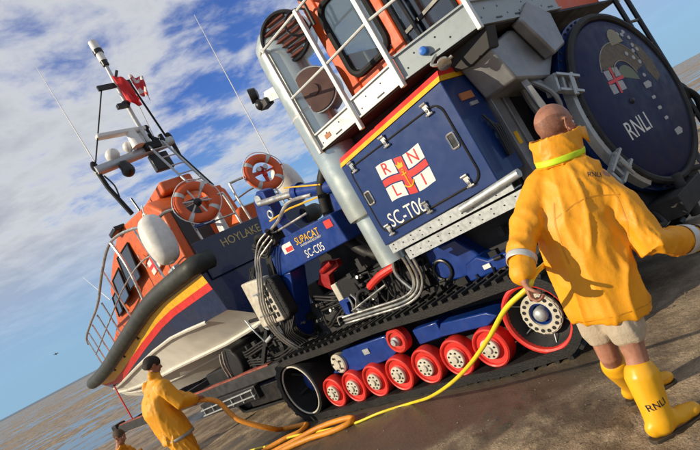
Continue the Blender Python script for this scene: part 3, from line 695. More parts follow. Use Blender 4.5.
# rear: round hatch in its drum, turned a little to the near side
ya = math.radians(-8)
HN = V((math.cos(ya), math.sin(ya), 0)); HS = V((-math.sin(ya), math.cos(ya), 0)); HU = V((0, 0, 1))
HC = V((4.30, 1.83, 1.54)); HR = .79
m = MB().lathe([(HR+.0, -.65), (HR+.02, -.60), (HR+.02, -.17), (HR+.09, -.16), (HR+.09, -.10), (HR+.02, -.09)], HC, HN, 64); m.use(1)
for k in range(60):
    a = 2*PI*k/60; p = HC+HS*math.cos(a)*(HR+.065)+HU*math.sin(a)*(HR+.065)-HN*.105
    m.cyl(p, p+HN*.02, .012, 6)
drm = m.build('hatch_drum', [navy, grime], TR)
MB().lathe([(HR+.005, -.12), (HR, -.03), (HR-.03, -.005), (HR-.07, .0), (HR-.09, .012), (.3, .0121), (.01, .0122)], HC, HN, 64).build('rear_hatch', navy_shaded, TR)
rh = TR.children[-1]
MB().torus(HC+HN*-.02, HN, HR+.03, .035, 64, 8).build('hatch_seal', grime, rh)
m = MB()                                                           # pale bolted clamp band, near side
P = []
for k in range(15):
    a = math.radians(150+k*6); r0, r1 = HR+.012, HR+.10
    P.append([HC+HS*math.cos(a)*r0+HU*math.sin(a)*r0+HN*.004, HC+HS*math.cos(a)*r1+HU*math.sin(a)*r1-HN*.03, HC+HS*math.cos(a)*r1+HU*math.sin(a)*r1-HN*.11, HC+HS*math.cos(a)*r0+HU*math.sin(a)*r0-HN*.08])
m.loft(P); m.use(1)
for k in range(14):
    a = math.radians(153+k*6); p = HC+HS*math.cos(a)*(HR+.05)+HU*math.sin(a)*(HR+.05)-HN*.02; m.cyl(p, p+HN*.014, .016, 6)
m.build('clamp_band', [galv, blackp], drm)
for a0 in (158, 207):
    m = MB(); a = math.radians(a0); rd = HS*math.cos(a)+HU*math.sin(a); tg = HN.cross(rd)
    p = HC+rd*(HR+.16)+HN*.0
    for s_ in (-.07, .07):
        m.bar(p+tg*s_-rd*.13+HN*.02, p+tg*s_+rd*.13+HN*.0, .022, .06, HN)
    m.bar(p-tg*.09+rd*.05, p+tg*.09+rd*.05, .03, .03, HN); m.cyl(p-tg*.10-rd*.06+HN*.02, p+tg*.10-rd*.06+HN*.02, .018, 10); m.bar(p-tg*.08+rd*.13-HN*.05, p+tg*.08+rd*.13-HN*.05, .03, .12, HN)
    m.cyl(p+rd*.0-tg*.05+HN*.05, p+rd*.0+tg*.12+HN*.05, .014, 8)
    m.build('hinge_clamp', galv, drm)
def hp(a, b, d=.013): return HC+HS*(a-.03)+HU*(b-.04)+HN*min(d, .0135)
LAY = [0]
def disc_poly(pts, name, mm, d=.034, t=.001):
    LAY[0] += 1; dd = .0126+.00018*LAY[0]
    m = MB(); n_ = len(pts); m.add([hp(a, b, .0119) for a, b in pts]+[hp(a, b, .0119)+HN*(dd-.0119) for a, b in pts], [list(range(n_)), list(range(n_, 2*n_))]+[(i, (i+1) % n_, n_+(i+1) % n_, n_+i) for i in range(n_)])
    return m.build(name, mm, rh)
text_mb('RNLI', .235, hp(-.47, -.275), HS, HU, .003, .86).build('lettering', white, rh)
def arc(cx, cz, r, a0, a1, n=14): return [(cx+r*math.cos(math.radians(a0+(a1-a0)*k/n)), cz+r*math.sin(math.radians(a0+(a1-a0)*k/n))) for k in range(n+1)]
disc_poly(arc(.02, .20, .37, 10, 150)+arc(.02, .20, .20, 150, 10), 'crest_arch', olive)
m = MB(); m.tube([hp(a, b, .037) for a, b in arc(.02, .20, .375, 20, 156)], .005, 6); m.tube([hp(a, b, .037) for a, b in arc(.02, .20, .19, 5, 150)], .006, 6); m.build('crest_border', wtape, rh)
disc_poly(arc(.04, .18, .16, -10, 150), 'crest_shield', mat('crest_green', (.16, .19, .13), .6))
disc_poly([(.40, .52), (.52, .42), (.58, .26), (.57, .10), (.46, .06), (.40, .20)], 'crest_supporter', olive, .033)
for a, b in ((-.25, .31), (-.10, .31), (-.28, .18), (-.13, .18)): disc_poly([(a-.05, b-.04), (a+.04, b-.045), (a+.045, b+.04), (a-.045, b+.05)], 'crest_flag_quarter', wmark, .0372)
disc_poly([(-.215, .12), (-.185, .12), (-.155, .37), (-.185, .37)], 'crest_cross', stripe_r, .0405, .002); disc_poly([(-.32, .23), (-.19, .232), (-.185, .262), (-.315, .26)], 'crest_cross', stripe_r, .0405, .002); disc_poly([(-.178, .232), (-.04, .23), (-.035, .26), (-.175, .262)], 'crest_cross', stripe_r, .0405, .002)
random.seed(5)
for a, b in ((.33, .60), (.38, .62), (.42, .55), (.40, .47), (.44, .42), (.36, .42), (.30, .36), (.36, .30), (.30, .17), (.26, .62), (.22, .42)):
    disc_poly([(a+.030*math.cos(t)*random.uniform(.75, 1), b+.024*math.sin(t)*random.uniform(.75, 1)) for t in [k*PI/6 for k in range(12)]], 'crest_plume', wmark, .034)
disc_poly(arc(.17, .59, .10, 0, 180, 8)+[(.06, .54), (.28, .54)], 'crest_helmet', mat('crest_buff', (.3, .27, .18), .6), .034)
for k, (a, b) in enumerate(((.26, .08), (.235, -.05), (.23, -.16), (.24, -.27), (.31, -.43))):
    s_ = 1.6 if k in (0, 4) else .8
    disc_poly([(a-.035*s_, b-.018*s_), (a+.03*s_, b-.022*s_), (a+.05*s_, b), (a+.03*s_, b+.02*s_), (a-.035*s_, b+.018*s_)], 'white_mark', wmark)
m = MB(); m.lathe([(.03, 0), (.02, .02), (.002, .025)], hp(-.13, .02, .03), HN, 12); m.build('centre_stud', blackp, rh)
# rear ladder, coupling, hoses
m = MB()
for y in (2.98, 3.34): m.tube([(4.22, y, .95), (4.20, y, 3.4)], .028, 8)
ld = m.build('ladder', blackp, TR)
for k in range(8):
    z = 1.05+k*.30; MB().cyl((4.21, 2.98, z), (4.21, 3.34, z), .017, 8).build('rung', blackp, ld)
m = MB(); m.box(3.75, 4.05, .62, 2.7, .46, .80); m.box(4.05, 4.35, 1.3, 2.0, .48, .66); m.cyl((4.28, 1.65, .38), (4.28, 1.65, .78), .05, 12); m.tube(sm([(4.1, .9, .8), (4.2, .8, .62), (4.22, 1.1, .52), (4.1, 1.3, .6)], 5), .025, 8); m.box(4.0, 4.2, 2.2, 2.5, .5, .75); m.tube(sm([(4.1, 2.0, .78), (4.3, 2.3, .66), (4.2, 2.7, .7), (4.1, 3.0, .9)], 5), .03, 8)
m.build('rear_coupling', grime, TR, bev=.012)
m = MB()
for y, z in ((1.9, .70), (2.05, .69), (2.4, .72), (.95, .74), (1.1, .73)): m.cyl((4.06, y, z), (4.14, y-.03, z+.005), .022, 10); m.ball((4.15, y-.03, z+.006), .024, 8, 6)
m.build('hose_couplings', chrome, TR)
m = MB(); m.ball((4.18, 3.36, 1.32), (.09, .10, .14), 12, 8); m.box(4.05, 4.2, 3.2, 3.5, 1.05, 1.2); m.tube(sm([(4.2, 3.3, 1.4), (4.28, 3.4, 1.2), (4.22, 3.35, .9)], 5), .04, 8); m.build('rear_lamp', black, TR, bev=.01)

def clutter(x0, x1, y, z0, z1, n_, seed):
    random.seed(seed); m = MB()
    for k in range(n_):
        x, z = random.uniform(x0, x1), random.uniform(z0, z1); a, b, c_ = random.uniform(.02, .06), random.uniform(.02, .05), random.uniform(.015, .05)
        yy = y+random.uniform(0, .15)
        if k % 3 == 0: m.cyl((x, yy, z), (x+a*1.5, yy, z), b*.5, 10)
        elif k % 3 == 1: m.cyl((x, yy, z), (x, yy-.06, z), b*.4, 10)
        else: m.box(x-a, x+a, yy-c_, yy+c_, z-b, z+b)
    return m
clutter(1.9, 2.45, .36, .95, 1.28, 16, 41).build('valve_block', grime, TR); clutter(2.3, 3.3, .34, .80, .98, 16, 42).build('valve_block', black, TR)
clutter(3.2, 3.75, .40, .85, 1.22, 14, 43).build('valve_block', grime, TR)
m = MB(); m.bar((4.0, .50, 2.3), (4.05, .95, 1.9), .05, .05); m.bar((4.05, .6, 2.1), (4.1, .62, 1.55), .05, .05); m.tube(sm([(4.0, .72, 2.1), (4.12, .8, 1.85), (4.0, .86, 1.55)], 5), .022, 8); m.build('frame_brace', dull, TR)
# ------------------------------------------------------------------ launch carriage between tractor and boat
CA = thing('launch_carriage', 'bright blue boat carriage with pale hydraulic pipes, between tractor and lifeboat', 'carriage', TF, (-3.0, 1.8, 0))
# front portal: box beam with lettering, two legs
FY = .30
m = MB(); m.prism([(.22, 1.76), (.30, 2.10), (.44, 2.15), (1.62, 2.05), (1.66, 1.70), (.56, 1.745)], FY, FY+.30); pb = m.build('front_beam', blue, CA, bev=.015)
m = MB(); m.prism([(.22, 1.78), (.46, 1.745), (.20, 1.35), (-.06, .92), (-.18, .92)], FY+.02, FY+.28)
m.build('portal_leg', blue, CA, bev=.015)
m = MB(); m.prism([(.20, 1.82), (.56, 1.795), (.28, 1.35), (-.02, 1.0), (-.20, 1.0)], 2.7, 2.96); m.prism([(.3, 1.8), (.3, 2.1), (1.6, 2.03), (1.6, 1.75)], 2.7, 3.0); m.box(.3, .6, .6, 2.7, 1.85, 2.08); m.box(1.2, 1.5, .6, 2.7, 1.8, 2.0)
m.build('portal_leg', blue, CA, bev=.015)
text_mb('SC-C05', .135, (.92, FY-.004, 1.775), (1, 0, -.06), (.03, 0, 1), .004, .84).build('lettering', white, pb)
text_mb('SUPACAT', .125, (.86, FY-.004, 1.965), (1, 0, -.085), (.12, 0, 1), .004, .86).build('sign_lettering', stripe_y, pb)
text_mb('LAUNCH AND RECOVERY', .036, (.92, FY-.004, 1.922), (1, 0, -.07), (.03, 0, 1), .003, .95).build('sign_lettering', white, pb)
MB().prism([(.58, 1.95), (.78, 1.935), (.78, 2.05), (.58, 2.065)], FY-.006, FY+.01).build('small_sign', white, pb)
MB().prism([(.64, 1.955), (.775, 1.945), (.775, 2.0), (.64, 2.01)], FY-.008, FY).build('small_sign_band', stripe_r, pb)
MB().prism([(1.46, 1.93), (1.58, 1.92), (1.58, 2.01), (1.46, 2.02)], FY-.006, FY+.01).build('red_reflector', red, pb)
# dark machinery inside the portal
m = MB(); m.box(.2, 1.6, 1.0, 2.4, .95, 1.75); m.box(.3, 1.5, .7, .8, 1.0, 1.3); m.box(-.1, .2, .8, 2.5, .8, 1.5); m.build('machinery_box', black, CA, bev=.02)
m = MB(); m.prism([(.42, 1.45), (.70, 1.66), (.95, 1.60), (.95, 1.52), (.70, 1.48), (.62, 1.30)], .62, .70); m.cyl((.62, .62, 1.56), (.95, .55, 1.60), .035, 10); m.build('red_bracket', mat('shaded_red', (.34, .008, .010), .45, dirt=.5), CA, bev=.008)  # bracket red is darkened in the colour to stand for shading
m = MB(); m.box(1.02, 1.36, .40, .72, 1.10, 1.38); m.build('valve_box', black, CA, bev=.02)
m = MB(); m.box(.92, 1.018, .385, .70, 1.10, 1.37); m.build('valve_box_cover', cream, CA, bev=.01)
m = MB(); m.prism([(.98, .98), (1.06, .98), (1.10, 1.12), (1.16, 1.12), (1.16, 1.17), (.98, 1.17)], .33, .38); m.bar((1.0, .35, 1.02), (1.08, .35, .88), .05, .04); m.build('lever_bracket', blue, CA, bev=.006)
m = MB(); m.tube(sm([(.80, .33, .92), (.82, .33, 1.0), (.90, .34, 1.0), (.97, .34, .98)], 4), .012, 7); m.tube(sm([(1.2, .36, 1.18), (1.27, .33, 1.10), (1.2, .33, 1.02), (1.28, .34, .96)], 4), .014, 7); m.tube(sm([(1.16, .34, 1.16), (1.2, .31, 1.08), (1.14, .32, 1.0)], 4), .012, 7); m.build('hydraulic_fittings', chrome, CA)
MB().torus((1.38, .36, 1.08), (.4, -1, .1), .085, .022, 24, 8).build('hose_ring', blackp, CA)
# oil cooler with slotted cover at the left leg
m = MB(); m.prism([(-.42, 1.93), (.10, 1.86), (.10, 1.27), (-.44, 1.30)], FY-.14, FY-.02); rc = m.build('oil_cooler', cream, CA, bev=.02)
P = rrect(.105, .29, 1.27, 1.82, .09, 6)
MB().prism(P, FY-.15, FY-.0).build('cooler_grille', black, CA, bev=.02); gr_ = CA.children[-1]
m = MB()
for k in range(6): m.bar((.12, FY-.153, 1.34+k*.082), (.275, FY-.153, 1.33+k*.082), .008, .010, (0, 1, 0))
m.bar((.20, FY-.153, 1.29), (.20, FY-.153, 1.80), .008, .01, (0, 1, 0)); m.build('grille_bars', grime, gr_)
m = MB()
for r in range(5):
    for c_ in range(2):
        x, z = -.075+c_*.085, 1.78-r*.095; m.prism(rrect(x, x+.06, z-.065, z, .015, 2), FY-.143, FY-.139)
m.build('cooler_slots', blackp, rc)
m = MB()
for k in range(3):
    o = .055*k
    m.tube(sm([(.60+o*.3, FY-.10, 2.28-o), (.42+o*.4, FY-.16, 2.22-o), (.24+o, FY-.19, 2.06), (.13+o, FY-.19, 1.92), (-.13+o, FY-.19, 1.60), (-.22+o, FY-.18, 1.3), (-.24+o, FY-.10, 1.05), (-.20+o, FY, .85)], 6), .0125, 8)
for zz_ in (1.42, 1.70): m.bar((-.30+(zz_-1.42)*.35, FY-.17, zz_+.02), (-.02+(zz_-1.42)*.35, FY-.17, zz_), .03, .02)
m.build('pipe_run', chrome, CA)
m = MB()
for k in range(6): m.tube(sm([(-.08+.05*k, FY-.03, 1.26), (-.12+.04*k, FY-.10, 1.1), (-.15+.06*k, FY-.02, .9)], 4), .012, 6)
m.tube(sm([(.30, FY-.08, 2.2), (.40, FY-.12, 2.3), (.55, FY-.06, 2.24), (.62, FY-.1, 2.3)], 5), .03, 8); m.ball((.45, FY-.06, 2.22), .08, 10, 7); m.box(.36, .62, FY-.06, FY+.1, 2.12, 2.24)
m.build('hose_bundle', black, CA)
m = MB(); m.tube(sm([(.62, FY-.05, 2.28), (.85, FY-.05, 2.32), (1.1, FY, 2.42), (1.45, FY+.05, 2.34)], 6), .022, 8); m.tube(sm([(.55, FY, 2.24), (.9, FY, 2.22), (1.3, FY, 2.2)], 5), .014, 8); m.build('pipe_run', chrome, CA)
# tower and ram that lock the boat down
m = MB(); m.prism([(-.42, 2.20), (-.16, 2.84), (.0, 2.92), (.14, 2.86), (.10, 2.40), (.30, 2.10), (.30, 1.85), (-.30, 1.85)], .80, .98); m.build('lock_tower', blue, CA, bev=.02)
m = MB(); m.prism([(-.42, 2.20), (-.16, 2.84), (.0, 2.92), (.14, 2.86), (.10, 2.40), (.30, 2.10), (.30, 1.85), (-.30, 1.85)], 2.1, 2.28); m.build('lock_tower', blue, CA, bev=.02)
m = MB(); m.cyl((-.03, .78, 2.80), (-.03, 1.0, 2.80), .07, 16); m.torus((.05, .795, 2.55), (0, 1, 0), .05, .016, 20, 8); m.build('tower_pin', galv, CA)
m = MB(); m.cyl((.05, .72, 2.74), (.95, .64, 2.52), .042, 18); m.build('ram_rod', chrome, CA)
m = MB(); m.cyl((.92, .645, 2.53), (1.9, .55, 2.22), .085, 20); m.cyl((.90, .65, 2.535), (1.0, .64, 2.51), .105, 20); m.build('ram_cylinder', blue, CA)
m = MB(); m.tube([(.2, .62, 2.45), (.7, .60, 2.42), (1.5, .55, 2.28)], .012, 6); m.tube([(.8, .60, 2.66), (1.5, .5, 2.4)], .010, 6); m.build('grease_lines', stripe_y, CA)
# long side rails under the boat, cross members, rollers
m = MB(); m.box(-9.6, -.3, .62, .80, .56, .74); rl = m.build('side_rail', grime, CA, bev=.01)
m = MB(); m.box(-9.6, -.3, 3.0, 3.18, .56, .74); m.build('side_rail', grime, CA, bev=.01)
for x in (-9.5, -7, -5, -3.2, -1.6, -.4): MB().box(x, x+.2, .80, 3.0, .58, .72).build('cross_member', grime, CA, bev=.01)
m = MB()
x = -9.3
while x < -1.7:
    m.bar((x-.18, .71, .752+.008*math.sin(x*5)), (x+.18, .71, .752+.008*math.sin(x*5+2)), .10, .03); x += .355
m.build('roller_row', mat('faded_red', (.30, .07, .045), .65, var=.5, scale=6, dirt=.9, dirtcol=(.10, .08, .06)), CA)
MB().box(-9.75, -9.4, .57, .85, .52, .80).build('rail_end', black, CA, bev=.03)
m = MB(); m.prism([(-2.6, .5), (-.25, .5), (-.1, .9), (-.3, 1.2), (-1.2, 1.1), (-2.4, .9)], 1.0, 3.0); m.box(-4.5, -2.6, 1.0, 2.8, .45, .95); m.build('chassis', black, CA, bev=.03)
# near bogie: short dark track, guard, step
def bogie(y0, y1):
    m = MB(); R = .30; P = []
    for k in range(9): a = math.radians(90+k*22.5); P.append((-3.75+R*math.cos(a), .33+R*math.sin(a)))
    for k in range(9): a = math.radians(270+k*22.5); P.append((-1.05+R*math.cos(a), .33+R*math.sin(a)))
    Q = resample(P, 84); n_ = len(Q); rings = []
    for i in range(n_):
        d = (Q[(i+1) % n_]-Q[i-1]).normalized(); nr_ = V((-d.y, d.x)); 
        if nr_.dot(Q[i]-V((-2.4, .33))) < 0: nr_ = -nr_
        h_ = .05 if i % 2 else .02
        rings.append([(Q[i].x-nr_.x*.03, y0, Q[i].y-nr_.y*.03), (Q[i].x+nr_.x*h_, y0, Q[i].y+nr_.y*h_), (Q[i].x+nr_.x*h_, y1, Q[i].y+nr_.y*h_), (Q[i].x-nr_.x*.03, y1, Q[i].y-nr_.y*.03)])
    m.loft(rings, closed=True); bt = m.build('track_belt', belt_m, CA, smooth=25)
    for x in (-3.75, -3.2, -2.66, -2.13, -1.6, -1.05):
        wv = MB().lathe([(.10, -.2), (.245, -.2), (.25, -.05), (.22, -.02), (.12, -.03), (.10, -.01), (.01, -.01)], (x, y0+.05, .30), EYN, 28).build('bogie_wheel', black, CA)
bogie(1.05, 1.45); bogie(2.5, 2.9)
m = MB(); m.prism([(-3.35, .80), (-3.25, 1.18), (-3.05, 1.27), (-2.85, 1.20), (-2.78, .80)], .86, 1.5); m.lathe([(.02, -.02), (.30, 0), (.30, .5), (.25, .55)], (-3.05, .86, .92), (0, 1, 0), 28); dm = m.build('winch_drum', black, CA, bev=.03)
m = MB(); m.tube(sm([(-3.30, .84, .70), (-3.26, .80, 1.0), (-3.18, .82, 1.2)], 5), .018, 8); m.tube(sm([(-3.20, .84, .70), (-3.15, .80, 1.0), (-3.06, .82, 1.22)], 5), .014, 8); m.cyl((-3.38, .74, .62), (-3.05, .74, .62), .03, 10); m.tube(sm([(-3.4, .7, .62), (-3.6, .68, .5), (-3.7, .68, .35)], 4), .016, 7); m.build('winch_pipes', chrome, CA)
m = MB()
for z in (.42, .52): m.bar((-4.2, .50, z-.06), (-2.15, .50, z), .03, .02)
for k in range(6):
    x = -4.1+k*.38; m.bar((x, .50, .36), (x, .50, .50), .02, .02)
m.build('step', galv, CA)
m = MB(); m.box(-4.2, -2.1, .52, .62, .34, .56); m.box(-2.6, -1.3, .60, .66, .22, .5); m.build('step_box', blackp, CA, bev=.01)
m = MB(); m.prism([(-3.9, .22), (-1.3, .26), (-1.1, .48), (-3.7, .44)], .90, .98); m.build('track_guard', navy, CA, bev=.01)
# arms and struts between carriage and stern
m = MB(); m.bar((-1.8, .7, .8), (-1.2, .9, 1.5), .07, .07); m.bar((-1.55, .75, 1.0), (-.9, .8, 1.75), .05, .05); m.bar((-1.2, .9, .9), (-.5, .9, 2.2), .12, .14); m.bar((-.9, 2.4, .9), (-.4, 2.4, 2.2), .12, .14)
m.bar((-1.5, .66, 1.45), (-.3, .5, 1.35), .05, .05); m.build('support_strut', black, CA, bev=.01)
m = MB(); m.cyl((-.85, .62, 1.70), (-.62, .60, 1.62), .06, 14); m.prism([(-1.02, 1.25), (-.90, 1.42), (-.80, 1.40), (-.86, 1.22)], .60, .64); m.tube(sm([(-1.2, .64, 1.55), (-1.1, .6, 1.42), (-1.16, .62, 1.3), (-1.06, .62, 1.22)], 5), .018, 7); m.cyl((-1.28, .62, 1.08), (-1.1, .62, 1.12), .028, 10); m.tube(sm([(-1.5, .6, 1.5), (-1.35, .56, 1.3), (-1.3, .6, 1.1)], 5), .012, 6); m.build('coupling_fittings', galv, CA)

# crowded plumbing: manifolds, hose runs and brackets
random.seed(31)
def manifold(x0, x1, y, z0, z1, n_, seed):
    random.seed(seed); m = MB()
    for k in range(n_):
        x, z = random.uniform(x0, x1), random.uniform(z0, z1); a, b, c_ = random.uniform(.02, .07), random.uniform(.02, .06), random.uniform(.015, .06)
        yy = y+random.uniform(0, .12)
        if k % 3 == 0: m.cyl((x, yy, z), (x+a*1.5, yy, z-a*.2), b*.45, 10)
        else: m.box(x-a, x+a, yy-c_, yy+c_, z-b, z+b)
    return m
def runs(x0, x1, y, z0, z1, n_, r, seed):                          # bundles of hoses lying side by side, ends tucked into the blocks
    random.seed(seed); m = MB(); k = 0
    while k < n_:
        up = (z1-z0) > (x1-x0)
        t = random.random(); nb_ = random.choice((2, 3, 3))
        for q in range(nb_):
            o = q*r*2.6
            if up:
                x = x0+(x1-x0)*t+o; w_ = (x1-x0)*.35*math.sin(k+t*9)
                P = [(x, y+.10, z1), (x+w_*.3, y+.01, z1-(z1-z0)*.15), (x+w_, y-.01, (z0+z1)/2), (x+w_*.5, y, z0+(z1-z0)*.15), (x, y+.10, z0)]
            else:
                z = z0+(z1-z0)*t+o; w_ = (z1-z0)*.30*math.sin(k+t*9)
                P = [(x0, y+.10, z), (x0+(x1-x0)*.12, y+.01, z+w_*.4), ((x0+x1)/2, y-.01+.012*q, z-w_), (x1-(x1-x0)*.12, y+.01, z+w_*.5), (x1, y+.10, z)]
            m.tube(sm(P, 6), r, 7)
        k += nb_
    return m
manifold(-.15, .15, .42, .95, 1.25, 9, 1).build('valve_block', black, CA); manifold(.35, 1.0, .55, .98, 1.25, 14, 2).build('valve_block', grime, CA)
manifold(1.30, 1.60, .38, .95, 1.45, 12, 3).build('valve_block', grime, CA); manifold(.05, .6, .30, 2.12, 2.32, 9, 4).build('valve_block', black, CA)
runs(-.2, .25, .28, .92, 1.7, 4, .015, 5).build('hose_run', black, CA); runs(.3, 1.5, .46, .95, 1.35, 6, .015, 6).build('hose_run', black, CA)
runs(.0, .6, .26, 2.05, 2.38, 3, .014, 8).build('hose_run', black, CA)
manifold(-1.3, -.4, .62, 1.0, 2.0, 16, 9).build('coupling_block', grime, CA); runs(-1.4, -.3, .60, 1.0, 2.1, 5, .017, 10).build('hose_run', black, CA); 
manifold(-2.4, -.5, .84, .80, 1.1, 20, 13).build('deck_fittings', grime, CA); runs(-2.6, -.5, .82, .75, 1.05, 4, .016, 14).build('hose_run', black, CA)
m = MB(); m.prism([(-.9, 1.15), (-.55, 1.30), (-.50, 1.55), (-.75, 1.6)], .66, .70); m.build('grey_plate', dull, CA)

for x, z in ((.55, 1.22), (.72, 1.10), (1.42, 1.30), (1.55, 1.16), (1.48, 1.02), (.40, 1.05), (.05, 1.12), (-.06, 1.02)):
    m = MB(); m.lathe([(.022, 0), (.022, .03), (.016, .032), (.016, .06), (.020, .062), (.020, .08)], (x, .44, z), (.3*math.sin(x*9), -1, .25), 8); m.build('glint_fitting', chrome, CA)  # small chrome fittings added to give glints among the hoses
# ------------------------------------------------------------------ lifeboat
BO = thing('lifeboat', 'lifeboat with orange wheelhouse, dark blue and white hull and grey fender tube', 'boat', BF, (5, -.25, 1.0))
YC = -.25
#        fx    gunY  gunZ  bndY  bndZ  chY   chZ  keelZ
SEC = [(.00, 1.33, 2.60, 1.24, 1.78, .62, 1.36, 1.12), (.8, 1.36, 2.66, 1.24, 1.86, .62, 1.38, 1.10), (1.6, 1.37, 2.71, 1.23, 1.98, .64, 1.42, 1.10), (2.4, 1.36, 2.71, 1.20, 2.08, .74, 1.50, 1.10),
       (3.6, 1.32, 2.66, 1.14, 2.14, .85, 1.62, 1.12), (5.0, 1.25, 2.61, 1.02, 2.17, .72, 1.72, 1.18), (6.4, 1.12, 2.59, .84, 2.2, .55, 1.83, 1.3), (7.6, 1.04, 2.60, .66, 2.24, .38, 1.95, 1.48), (8.8, .88, 2.68, .46, 2.3, .22, 2.08, 1.75), (9.8, .58, 2.78, .22, 2.38, .09, 2.22, 2.02), (10.4, .10, 2.86, .02, 2.52, .01, 2.4, 2.3)]
def hull_rows(f):                                                  # f(section) -> list of (y, z) from outside in
    R = []
    for s in SEC: R.append([(s[0]+dx, y, z) for y, z, dx in f(s)])
    return R
def skin_rows(rows, name, mm, mirror=True, parent=BO, smooth=30):
    m = MB()
    for sg in ((1, -1) if mirror else (1,)):
        vs_ = [(x, YC+sg*y, z) for r in rows for x, y, z in r]; k = len(rows[0])
        m.add(vs_, [(j*k+i, j*k+i+1, (j+1)*k+i+1, (j+1)*k+i) for j in range(len(rows)-1) for i in range(k-1)])
    return m.build(name, mm, parent, smooth=smooth)
STP = .30                                                          # stripe depth as a share of the topside
def top(s, t, push=0.): return (lerp(s[1], s[3], t)-.015*math.sin(t*PI)+push, lerp(s[2], s[4], t), 0)
m = MB()
rows = []
for s in SEC: rows.append([top(s, t) for t in (0, .25, .5, .75, 1)]+[(s[3]-.035, s[4]-.02, 0), (lerp(s[3]-.035, s[5]+.05, .6), lerp(s[4], s[6], .55), 0), (s[5]+.05, s[6]+.02, 0), (s[5], s[6]-.03, 0), (lerp(s[5], 0, .5), lerp(s[6], s[7], .48), 0), (0, s[7], 0)])
ring = []
for s, r in zip(SEC, rows):
    ring.append([(s[0], YC+y, z) for y, z, _ in r]+[(s[0], YC-y, z) for y, z, _ in r[::-1]][1:])
m = MB(); nk = len(ring[0])
for j in range(len(ring)-1):
    for i in range(nk-1):
        col = 0 if (i < 4 or i >= nk-5) else 1
        m.use(col); q = [ring[j][i], ring[j][i+1], ring[j+1][i+1], ring[j+1][i]]; m.add(q, [(0, 1, 2, 3)])
m.use(0); m.add(ring[0], [list(range(nk))])
m.use(2); 
dk = [(s[0], YC+s[1], s[2]-.02) for s in SEC]+[(s[0], YC-s[1], s[2]-.02) for s in SEC[::-1]]; m.add(dk, [list(range(len(dk)))])
me_ = m.build('hull', [darkblue, hull_w, tube_m], BO, smooth=20)
bm = bmesh.new(); bm.from_mesh(me_.data); bmesh.ops.remove_doubles(bm, verts=bm.verts, dist=.0005); bmesh.ops.recalc_face_normals(bm, faces=bm.faces); bm.to_mesh(me_.data); bm.free(); me_.data.set_sharp_from_angle(angle=math.radians(18))
# white spray rails and knuckles low on the hull
def rail(fy, fz, r, name, mm, a=0, b=None):
    m = MB()
    for sg in (1, -1): m.tube([(s[0], YC+sg*(fy(s)), fz(s)) for s in SEC[a:b]], r, 6)
    return m.build(name, mm, BO)
rail(lambda s: s[3]+.0, lambda s: s[4]-.01, .035, 'spray_rail', hull_w, 1, 10); rail(lambda s: s[5]+.06, lambda s: s[6], .04, 'chine_rail', hull_w, 0, 10); rail(lambda s: s[5]*.55, lambda s: lerp(s[6], s[7], .42), .03, 'bottom_rail', hull_w, 0, 10)
# yellow and red bands under the tube
def band(t0, t1, a, b, name, mm, out):
    m = MB()
    for sg in (1, -1):
        vs_ = []
        for s in SEC[a:b]:
            # band keeps its depth, following the tube; forward of the kink it drops down the bow
            for t in (t0(s), t1(s)):
                y, z, _ = top(s, t, out); vs_.append((s[0], YC+sg*y, z))
        n_ = len(vs_)//2
        m.add(vs_, [(2*i, 2*i+1, 2*i+3, 2*i+2) for i in range(n_-1)])
    o = m.build(name, mm, BO, smooth=8); o.data.polygons.foreach_set('use_smooth', [False]*len(o.data.polygons)); md = o.modifiers.new('thick', 'SOLIDIFY'); md.thickness = .004; md.offset = 0
    return o
kink = lambda s: .17
dep = lambda s: .165/max(.2, (s[2]-s[4])) if s[0] < 8 else .24
band(lambda s: kink(s), lambda s: kink(s)+dep(s), 0, 11, 'colour_band', stripe_y, .006); band(lambda s: kink(s)+dep(s), lambda s: kink(s)+dep(s)*1.75, 0, 11, 'colour_band', stripe_r, .0065)
# rubber tube along the gunwale
G = [V((s[0], YC+s[1]+.03, s[2]+.03)) for s in SEC]
Gp = sm(G, 4); Gm = [V((p.x, 2*YC-p.y, p.z)) for p in Gp]
ringp = Gp+[V((10.55, YC, 2.9))]+Gm[::-1]
MB().tube([V((-.02, YC+1.05, 2.62)), V((-.03, YC+1.25, 2.62))]+ringp+[V((-.03, YC-1.25, 2.62)), V((-.02, YC-1.05, 2.62))], .158, 14).build('fender_tube', tube_m, BO, smooth=60)
m = MB()
for sg in (1, -1):
    for x in (4.0, 5.3, 6.6): 
        s = min(SEC, key=lambda q: abs(q[0]-x)); y, z, _ = top(s, .28, .01); m.box(s[0]-.04, s[0]+.04, YC+sg*y-.015, YC+sg*y+.015, z-.03, z+.03)
m.build('hull_fittings', blackp, BO)
# transom lettering, deck
MB().box(-.05, -.005, YC-1.20, YC+1.20, 2.30, 2.96).build('transom_bulwark', darkblue, BO, bev=.015)
text_mb('HOYLAKE', .20, (-.054, YC+.76, 2.70), (0, -1, .0), (0, 0, 1), .006, .92).build('lettering', mat('gold_letter', (.62, .48, .18), .5), BO)
MB().box(.02, 1.6, YC-1.25, YC+1.25, 2.60, 2.64).build('aft_deck', grime, BO)
